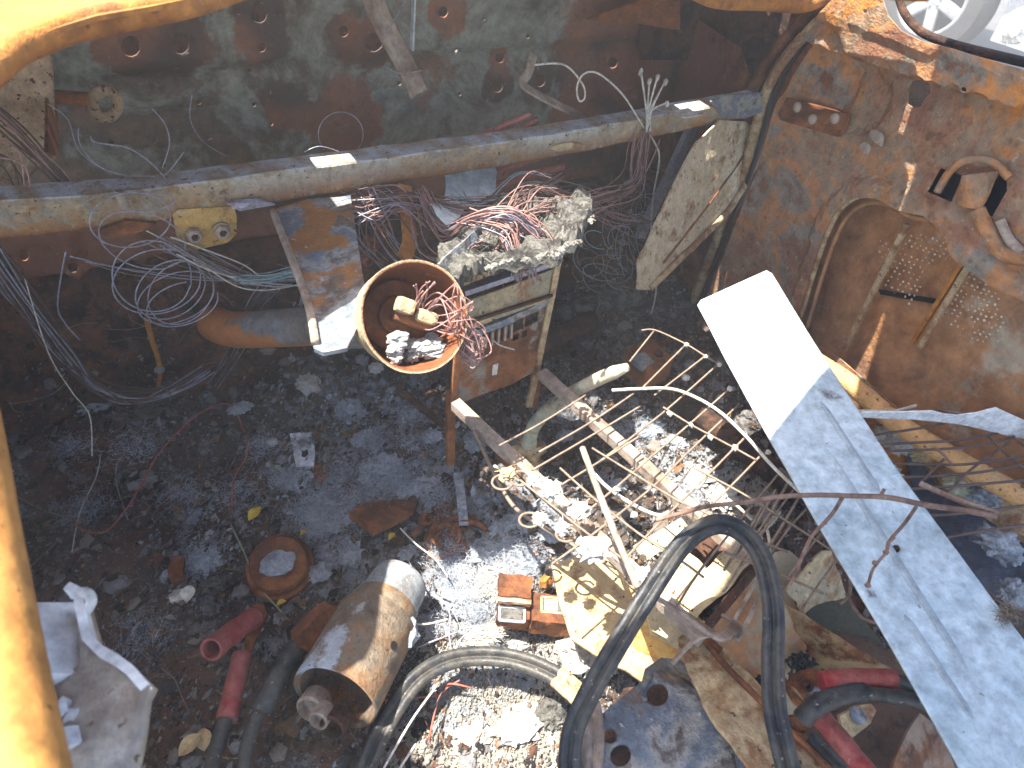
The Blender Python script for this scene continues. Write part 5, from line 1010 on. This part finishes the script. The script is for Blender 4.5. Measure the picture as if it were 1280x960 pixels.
q = Z(694, 757, .0905); frame_on(q, .019, .011, M_TAN, b3); box('window_dark', q - Vector((0, 0, .001)), ra, (.0185, .0105, .001), M_CHAR, b3, 0); box('window_white', q + ra[0] * -.006 + Vector((0, 0, .0003)), ra, (.0085, .0080, .001), M_TAG, b3, 0)
lump('rust_lump', Z(682, 728, .08), (.010, .009, .012), M_ORANGE, rl, .6, 2, 2)
cbn = thing('coiled_bands', 'tangle of thin rusty spring bands coiled on the floor', 'springs', Z(555, 672, .05))
rib = [(-.12, -1), (.12, -1), (.12, 1), (-.12, 1)]
for i in range(13):
    c = Z(545 + i * 4 + U(-6, 6), 672 + U(-10, 8), .045 + U(-.01, .02)); r = U(.022, .040); a1 = (Vector((1, 0, 0)) * U(.5, 1) + Vector((0, U(-.5, .5), U(-.3, .3)))).normalized(); a2 = Vector((U(-.3, .3), 1, U(-.1, .9))).normalized()
    tube('band', [c + a1 * math.cos(q) * r + a2 * math.sin(q) * r * .8 for q in np.linspace(0, 6.28 if i % 3 else 4.6, 13)[:-1]], .0035, M_RUST, cbn, closed=bool(i % 3), prof=rib, up=a1.cross(a2), n=4)
lump('rust_core', Z(552, 645, .03), (.028, .026, .018), M_RUST, cbn, .5, 3, 3)
lathe('small_spool', Z(530, 650, .055), (.3, -.5, .8), [(.010, 0), (.010, .01), (.006, .012), (.006, .004)], M_RUST, cbn, 16)
o = sheet('rusty_sheet', plane3(Z(440, 640, .06), Z(520, 625, .05), Z(480, 655, .075)), [(436, 640), (450, 630), (492, 624), (524, 622), (516, 636), (478, 656), (466, 664), (458, 655)], M_RUST, None, th=.012, step=.01, disp=dents(.003, 30)); label(o, 'dark rusty folded sheet piece lying above the starter motor', 'sheet metal')
o = tube('gear_lever', [Z(661, 572, .06), Z(661, 556, .09), Z(668, 532, .13), Z(690, 508, .18), Z(715, 491, .22), Z(750, 473, .27), Z(784, 459, .31)], [.0135] * 8 + [.0115] * 12 + [.0100] * 14 + [.008, .007, .006], M_LEVER, None, 14, n=6); label(o, 'pale green bent gear lever stump with a cream tip', 'gear lever')
cc = np.array([(.62, .55, .38, .9) if (v.co + o.location).z > .245 else (.3, .36, .26, .2) for v in o.data.vertices], dtype=np.float32); a = o.data.color_attributes.new('Col', 'FLOAT_COLOR', 'POINT'); a.data.foreach_set('color', cc.ravel())  # cream on the raised end, pale green below
o = lump('lever_boot', Z(655, 568, .075), (.032, .028, .018), M_TAN, None, .5, 3, 6); label(o, 'crumbling ochre boot at the foot of the gear lever', 'lever boot')
# hinge bracket near the eye, bottom left
HBp = plane3(D(45, 760, .47), D(115, 760, .50), D(60, 900, .42))
t = thing('hinge_bracket', 'pale grey cast hinge bracket close to the camera at the lower left', 'hinge', D(110, 850, .45))
sheet('hinge_plate', HBp, [(30, 753), (92, 753), (100, 785), (112, 836), (85, 842), (30, 838)], M_CASTGREY, t, th=.03, step=.01)
sheet('hinge_side', plane3(D(100, 760, .48), D(180, 860, .44), D(120, 950, .42)), [(96, 750), (104, 752), (118, 806), (136, 815), (160, 833), (186, 858), (178, 874), (172, 920), (158, 990), (70, 1010), (60, 850), (100, 832)], M_CASTLOW, t, th=.010, step=.012, disp=dents(.0012, 14), smooth=True)
HE = [D(88, 738, .478), D(100, 742, .476), D(103, 762, .472), (D(112, 800, .462)), D(128, 816, .457), D(146, 826, .453), D(165, 840, .449), D(184, 862, .444)]
tube('hinge_edge', HE, .0058, M_CASTGREY, t, straight=True, prof=[(-1.1, -.5), (1.1, -.5), (1.1, .5), (-1.1, .5)])
tube('hinge_hook', [D(100, 741, .474), D(110, 742, .47), D(114, 752, .47), D(108, 764, .47)], .0035, M_CASTGREY, t, 8, n=5)
sheet('hinge_recess', HBp, [(58, 838), (112, 836), (118, 870), (100, 905), (64, 905)], M_TAUPE, t, off=-.012, th=.003, step=.02)
for p in ((76, 884), (92, 894), (86, 906)): lump('grease_blob', D(*p, .44), (.006, .005, .004), M_CASTGREY, t, .5, 2, p[0])
sheet('hinge_shelf', HBp, [(70, 905), (112, 900), (108, 922), (76, 930)], M_CASTGREY, t, off=-.004, th=.006, step=.01)

# ================================================================== DEBRIS ON THE FLOOR
def fl(px, py, h=0.0):
    p = Z(px, py, .03)
    for _ in range(3): p = Z(px, py, hz(p.x, p.y) + h)
    return p
lumps = [((437, 512), .024, .030, M_ASH, 'tall grey ash lump below the steering column'), ((386, 480), .020, .022, M_PALEASH, 'pale cracked ash piece just below the column tube'), ((478, 588), .036, .030, M_ASH, 'largest rounded grey ash lump on the dark floor'), ((378, 555), .016, .020, M_ASH, 'flat grey ash slab left of the rusty crumb'),
         ((520, 610), .030, .016, M_ASH, 'fibrous blue grey ash mass left of the standing strip'), ((372, 600), .018, .022, M_ASH, 'bluish ash lump beside the rusty crumb'), ((398, 590), .014, .018, M_RUST, 'orange rusty crumb standing among blue fibres'), ((256, 700), .020, .022, M_ASH, 'grey shell fragment left of the rusty drum'),
         ((640, 655), .036, .014, M_ASH, 'long grey ash roll above the white fibres'), ((690, 665), .018, .016, M_ASH, 'blue grey ash lump under the near left rail'), ((815, 535), .036, .018, M_ASH, 'blue white ash bundle under the wire grid'), ((842, 555), .022, .018, M_ASH, 'ash lump beside the ash bundle under the grid'),
         ((868, 595), .034, .026, M_PALEASH, 'sunlit cream ash heap beneath the grid'), ((905, 622), .030, .024, M_PALEASH, 'second cream ash heap nearer the cable loop'), ((592, 552), .016, .020, M_ASH, 'green grey ash lump beside the console leg'), ((645, 800), .014, .014, M_PALEASH, 'small pale lump just above the floor cable arc'),
         ((745, 805), .050, .036, M_PALEASH, 'big flat white ash cake right of the relay boxes'), ((470, 460), .012, .012, M_PALEASH, 'small pale lump under the bell housing'), ((830, 430), .015, .012, M_RUST, 'rusty lump behind the latch block'), ((222, 745), .010, .010, M_PALEASH, 'small pale lump left of the shell fragment'),
         ((705, 545), .018, .012, M_ASH, 'ash lump right of the gear lever foot'), ((590, 920), .028, .018, M_PALEASH, 'lumpy pale ash in the sun at the bottom'), ((650, 905), .030, .022, M_PALEASH, 'larger pale ash lump at the sunny bottom edge'), ((690, 890), .020, .018, M_CHAR, 'grey char lump inside the floor cable arc'),
         ((512, 690), .016, .012, M_ASH, 'ash lump between motor cap and spring bands'), ((120, 505), .026, .016, M_ASH, 'grey ash patch on the left toe board'), ((225, 470), .024, .012, M_ASH, 'ash crust at the end of the floor harness'), ((730, 520), .02, .012, M_ASH, 'ash under the far end of the grid')]
lumps += [((455, 548), .022, .016, M_ASH, 'ash lump between the tall lump and the largest grey lump'), ((420, 652), .026, .018, M_ASH, 'furry ash ridge right of the yellow leaf'), ((440, 690), .018, .024, M_ASH, 'narrow furry ash lump between drum and motor cap'),
          ((610, 690), .024, .016, M_ASH, 'ash lump right of the spring bands'), ((575, 745), .024, .030, M_ASH, 'furry ash mound left of the relay boxes'), ((650, 705), .034, .020, M_ASH, 'furry ash mound above the relay boxes'), ((540, 545), .018, .014, M_ASH, 'small ash lump below the leg brace'),
          ((300, 510), .020, .012, M_ASH, 'flat ash scrap left of the cream pebble'), ((770, 610), .020, .016, M_ASH, 'dark bluish ash lump in the middle of the grid'), ((400, 715), .016, .014, M_ASH, 'ash tuft against the right side of the drum'), ((270, 730), .020, .012, M_CHAR, 'dark curled flake below the shell fragment')]
for i, (p, a, b, mm, la_) in enumerate(lumps):
    c = fl(*p, .004); label(lump('ash_lump', c, (a, b, min(a, b) * .45), mm, None, .5, 4, i + 40, 1.7), la_, 'ash lump', 'ash lumps on the charred floor')
o = bar('ash_strip', fl(572, 592, .02), fl(580, 655, .02), .014, .004, M_ASH, None, rag=.002); label(o, 'upright pale blue ash covered strip below the console leg', 'strip')
o = sheet('grey_tile', zplane(.035), [(362, 542), (390, 540), (394, 566), (392, 582), (370, 584)], M_CASTGREY, None, th=.008, step=.01, disp=dents(.002, 40), colf=lambda P: (.14, .14, .15, .45)); label(o, 'small square pale grey tile fragment standing in the ash', 'tile fragment')
# fibre fluff
fz = [((495, 605), .05, 900), ((410, 630), .04, 800), ((395, 660), .035, 500), ((470, 555), .035, 400), ((545, 620), .03, 300), ((600, 752), .034, 1300), ((575, 722), .03, 700), ((640, 710), .05, 1200), ((715, 715), .03, 800), ((600, 795), .03, 700), ((410, 700), .022, 400), ((515, 520), .03, 200), ((690, 640), .03, 300),
      ((560, 660), .03, 200), ((360, 600), .03, 400), ((540, 780), .03, 300), ((430, 600), .05, 400), ((450, 640), .05, 500), ((380, 640), .04, 350), ((520, 560), .04, 300), ((640, 690), .045, 500), ((250, 700), .04, 300), ((300, 620), .05, 200), ((800, 540), .05, 300), ((700, 520), .05, 250), ((560, 700), .04, 400), ((110, 640), .05, 260), ((170, 560), .05, 260), ((230, 620), .04, 220), ((180, 800), .05, 160), ((330, 560), .04, 260), ((90, 560), .04, 200), ((235, 395), .02, 80), ((240, 470), .03, 300), ((655, 560), .03, 300), ((745, 600), .03, 150), ((860, 620), .04, 400)]
geo = [fibres(fl(*p, .004), (r * .8, r * .8, r * .5), int(n * 2.6), (.005, .016), .00022, 1.0, flat_=.5) for p, r, n in fz]
o = mesh('fibre_fluff', *merge(geo), M_FIBRE); label(o, 'blue white burnt glass fibre fluff spread over the charred floor', None, None, 'stuff')
geo = [fibres(fl(630, 715 , .02), (.012, .01, .01), 500, (.008, .022), .0005, .5), fibres(fl(600, 795, .015), (.028, .008, .006), 700, (.010, .024), .0005, .3, dirv=(.9, -.3, .1)), fibres(fl(612, 735, .02), (.014, .02, .008), 600, (.008, .02), .0005, .4)]
o = mesh('cream_fibres', *merge(geo), M_PALEW); label(o, 'cream stiff fibre tufts beside the relay boxes', None, None, 'stuff')
# flakes
def flakes(name, n, size, mat, lab, region=None, cols=None, lift=(.0, .006), tilt=.5, zf=None):
    V = np.zeros((n * 6, 3), np.float32); Fc = []; C = []; k = 0
    while k < n:
        if region:
            c, r = region[random.randrange(len(region))]; x, y = random.gauss(c.x, r), random.gauss(c.y, r)
        else: x, y = U(-.45, 1.15), U(.05, 1.06)
        if not (-.5 < x < 1.15 and 0 < y < 1.12): continue
        s = size[0] * (size[1] / size[0]) ** (R() ** 2.0); z = hz(x, y) + U(*lift)
        if y > .95: z = max(z, (y - .93) / .215 * .24)
        nrm = Vector((random.gauss(0, tilt), random.gauss(0, tilt), 1)).normalized(); u = nrm.orthogonal().normalized(); v = nrm.cross(u); a0 = U(0, 6.28); o = k * 6; el = U(.35, 1)
        for j in range(5):
            a = a0 + j * 1.2566; q = s * U(.55, 1.1); p = Vector((x, y, z)) + u * math.cos(a) * q + v * math.sin(a) * q * el; V[o + j] = p
        V[o + 5] = Vector((x, y, z)) + nrm * s * U(.1, .45)
        Fc += [(o + j, o + (j + 1) % 5, o + 5) for j in range(5)]
        if cols: c = random.choice(cols); C += [(c[0], c[1], c[2], 1)] * 6
        k += 1
    o = mesh(name, V, Fc, mat, None, col=C or None); label(o, lab, None, None, 'stuff')
    return o
dcol = [(.02, .018, .018), (.04, .03, .025), (.08, .045, .03), (.13, .065, .035), (.06, .06, .065), (.26, .22, .18), (.19, .15, .12), (.30, .29, .29), (.17, .16, .155), (.10, .08, .065), (.025, .02, .02), (.22, .12, .06)]
flakes('charred_debris', 30000, (.0016, .009), M_SOOT, 'dark charred flakes and crumbs covering the cab floor', cols=dcol, tilt=.7)
flakes('charred_debris', 4200, (.004, .016), M_SOOT, 'larger curled dark flakes and rust scale over the floor', cols=dcol, tilt=.6, lift=(.0, .010))
rb = []
for k in range(900):
    x, y = U(-.35, 1.05), U(.15, 1.05); s_ = .003 * 5 ** (R() ** 1.6); z = hz(x, y) + s_ * .1 + (max(0, (y - .93)) / .215 * .24)
    rb.append(lumpgeo((x, y, z), (s_ * U(.7, 1.3), s_ * U(.7, 1.3), s_ * U(.4, .8)), .5, 2 if s_ > .006 else 1, k, 1.4))
V = []; Fc = []; Cc = []
for v, f in rb:
    o_ = len(V); V += v; Fc += [tuple(i + o_ for i in q) for q in f]; c_ = random.choice(dcol + [(.20, .19, .18), (.28, .27, .27), (.16, .08, .04)]); Cc += [(*c_, .9)] * len(v)
o = mesh('rubble', V, Fc, M_SOOT, None, col=Cc); label(o, 'half buried burnt lumps and slag strewn over the floor', None, None, 'stuff')
pc = [(.40, .38, .34), (.36, .34, .31), (.43, .41, .37), (.34, .30, .24), (.38, .35, .29)]
flakes('pale_crumbs', 26000, (.0007, .0040), M_PALEASH, 'pale ash crumbs in the sunlit heaps on the floor', region=[(fl(*p), r) for p, r in (((580, 900), .05), ((660, 870), .05), ((620, 940), .06), ((730, 810), .04), ((860, 600), .04), ((900, 630), .05), ((690, 780), .05), ((820, 740), .06), ((560, 820), .04))], cols=pc)
flakes('pale_crumbs', 2200, (.0010, .0045), M_PALEASH, 'thinly scattered pale specks over the dark floor', cols=pc)
flakes('pale_crumbs', 1500, (.002, .012), M_ASH, 'grey ash chips around the ash lumps', region=[(fl(*p[0]), .04) for p in lumps[:16]], cols=[(.3, .32, .36), (.42, .45, .5), (.2, .21, .23)])
geo = []
for k in range(620):
    x, y = (U(-.35, 1.05) if k % 2 else U(-.4, .25)), U(.15, 1.12); z = hz(x, y) + .006 + (max(0, (y - .93)) / .215 * .24); a = U(0, 6.28); L = U(.02, .09); P = [Vector((x, y, z))]
    for j in range(3): a += U(-.9, .9); P.append(P[-1] + Vector((math.cos(a) * L / 3, math.sin(a) * L / 3, U(-.004, .006))))
    geo.append(tubegeo(catmull(P, 4), U(.00035, .0009), 4, cap=False))
V, Fc = merge(geo); o = mesh('wire_scraps', V, Fc, [M_DARKW, M_RUSTW, M_DARKW], mi=[(i // 960) % 3 for i in range(len(Fc))]); label(o, 'thin scraps of burnt wire strewn over the floor', None, None, 'stuff')
# a few grass stems, leaves and pebbles
def leaf(c, L, W, rot, mat, lab, cat='leaf', z=.012):
    p = fl(*c, z); n = 8; V = []; Fc = []; d = Vector((math.cos(rot), math.sin(rot), .1)); s = Vector((-math.sin(rot), math.cos(rot), 0))
    for i in range(n + 1):
        t = i / n; w_ = W * math.sin(math.pi * min(1, t * .96 + .03)) ** .8; q = p + d * L * (t - .5) + Vector((0, 0, .004 * math.sin(t * 3.1)))
        V += [q - s * w_ + Vector((0, 0, .003)), q, q + s * w_ + Vector((0, 0, .003))]
    for i in range(n):
        for j in range(2): a = i * 3 + j; Fc.append((a, a + 1, a + 4, a + 3))
    return label(mesh('leaf', V, Fc, mat), lab, cat)
leaf((319, 643), .028, .009, .6, M_YLEAF, 'bright yellow leaf on the dark floor above the rusty drum')
leaf((236, 743), .024, .010, 1.2, M_TAG, 'pale grey leaf beside a white chip left of the drum'); leaf((238, 932), .030, .010, .4, M_TLEAF, 'tan curled leaf at the bottom between cable and hinge')
leaf((490, 672), .014, .005, .4, M_YLEAF, 'tiny lime leaf scrap above the starter motor cap'); leaf((352, 755), .014, .004, 0, M_YLEAF, 'tiny yellow leaf scrap below the rusty drum'); leaf((347, 588), .02, .006, 2, M_GLEAF, 'green grey leaf left of the bluish ash')
leaf((600, 545), .045, .008, .9, M_GLEAF, 'curved grey green leaf right of the console leg'); leaf((380, 668), .012, .004, .2, M_YLEAF, 'small yellowish scrap at the upper right of the drum'); leaf((255, 925), .026, .010, 1.4, M_TLEAF, 'second tan leaf piece beside the curled tan leaf')
label(lump('pebble', fl(340, 553, .008), (.010, .009, .007), M_PALEASH, None, .15, 3, 2, smooth=True), 'small round cream pebble on the charred floor', 'pebble')
label(lump('pebble', Z(857, 472, .12), (.008, .008, .006), M_PALEASH, None, .15, 2, 2, smooth=True), 'pinkish white pebble seen through the wire grid', 'pebble')
label(bar('white_chip', fl(212, 750, .008), fl(228, 746, .01), .008, .004, M_TAG), 'small white chip touching the pale grey leaf', 'chip')
label(tube('grass_stem', [fl(288, 655, .03), fl(305, 690, .03), fl(322, 730, .03), fl(352, 765, .02)], .0012, M_GLEAF, None, 5), 'thin green grass stem lying over the edge of the rusty drum', 'grass stem')
wires('pale_root_wires', 'thin pale blue branching wires around the starter motor and white fibres', 'wires',
      [[fl(435, 745, .04), fl(470, 760, .05), fl(520, 780, .06), fl(560, 774, .05)], [fl(505, 690, .05), fl(530, 735, .05), fl(560, 760, .05), fl(562, 800, .04), fl(570, 840, .04)], [fl(500, 660, .06), fl(520, 680, .07), fl(545, 700, .06), fl(560, 722, .05)],
       [fl(520, 810, .04), fl(545, 800, .04), fl(572, 790, .04)], [fl(480, 960, .06), fl(515, 900, .07), fl(550, 850, .06), fl(575, 800, .05)], [fl(545, 735, .05), fl(575, 742, .05), fl(610, 735, .05)], [fl(520, 930, .06), fl(490, 975, .06)]], .0013, M_STEELW, mats=[M_PALEW, M_STEELW])
o = ragbox('small_rusty_case', fl(222, 712, .012), axes((.2, 1, 0)), (.016, .009, .010), M_RUST); label(o, 'small upright rusty case on the floor left of the grey shell', 'case')
o = ragbox('small_rusty_case', fl(515, 565, .01), axes((1, .1, 0)), (.022, .012, .008), M_RUSTD); label(o, 'dark rusty case between the tall ash lump and the leg brace', 'case')

# ================================================================== AIR: thin haze added to lift the shadows, in place of lens glare
hz_ = mesh('haze', *boxgeo((0, 0, (1.62 + GZ - 1) / 2), WAX, (14, 14, (1.62 - GZ + 1) / 2), 0), None)
hz_['kind'] = 'stuff'; hz_['label'] = 'thin haze added over the whole wreck in place of lens glare'
hm_ = bpy.data.materials.new('glare_haze'); hm_.use_nodes = True; hm_.node_tree.nodes.clear()
vo_ = hm_.node_tree.nodes.new('ShaderNodeVolumePrincipled'); ou_ = hm_.node_tree.nodes.new('ShaderNodeOutputMaterial'); hm_.node_tree.links.new(vo_.outputs[0], ou_.inputs['Volume'])
vo_.inputs['Color'].default_value = (.95, .93, .90, 1); vo_.inputs['Density'].default_value = .05; vo_.inputs['Anisotropy'].default_value = .2
hz_.data.materials.clear(); hz_.data.materials.append(hm_)
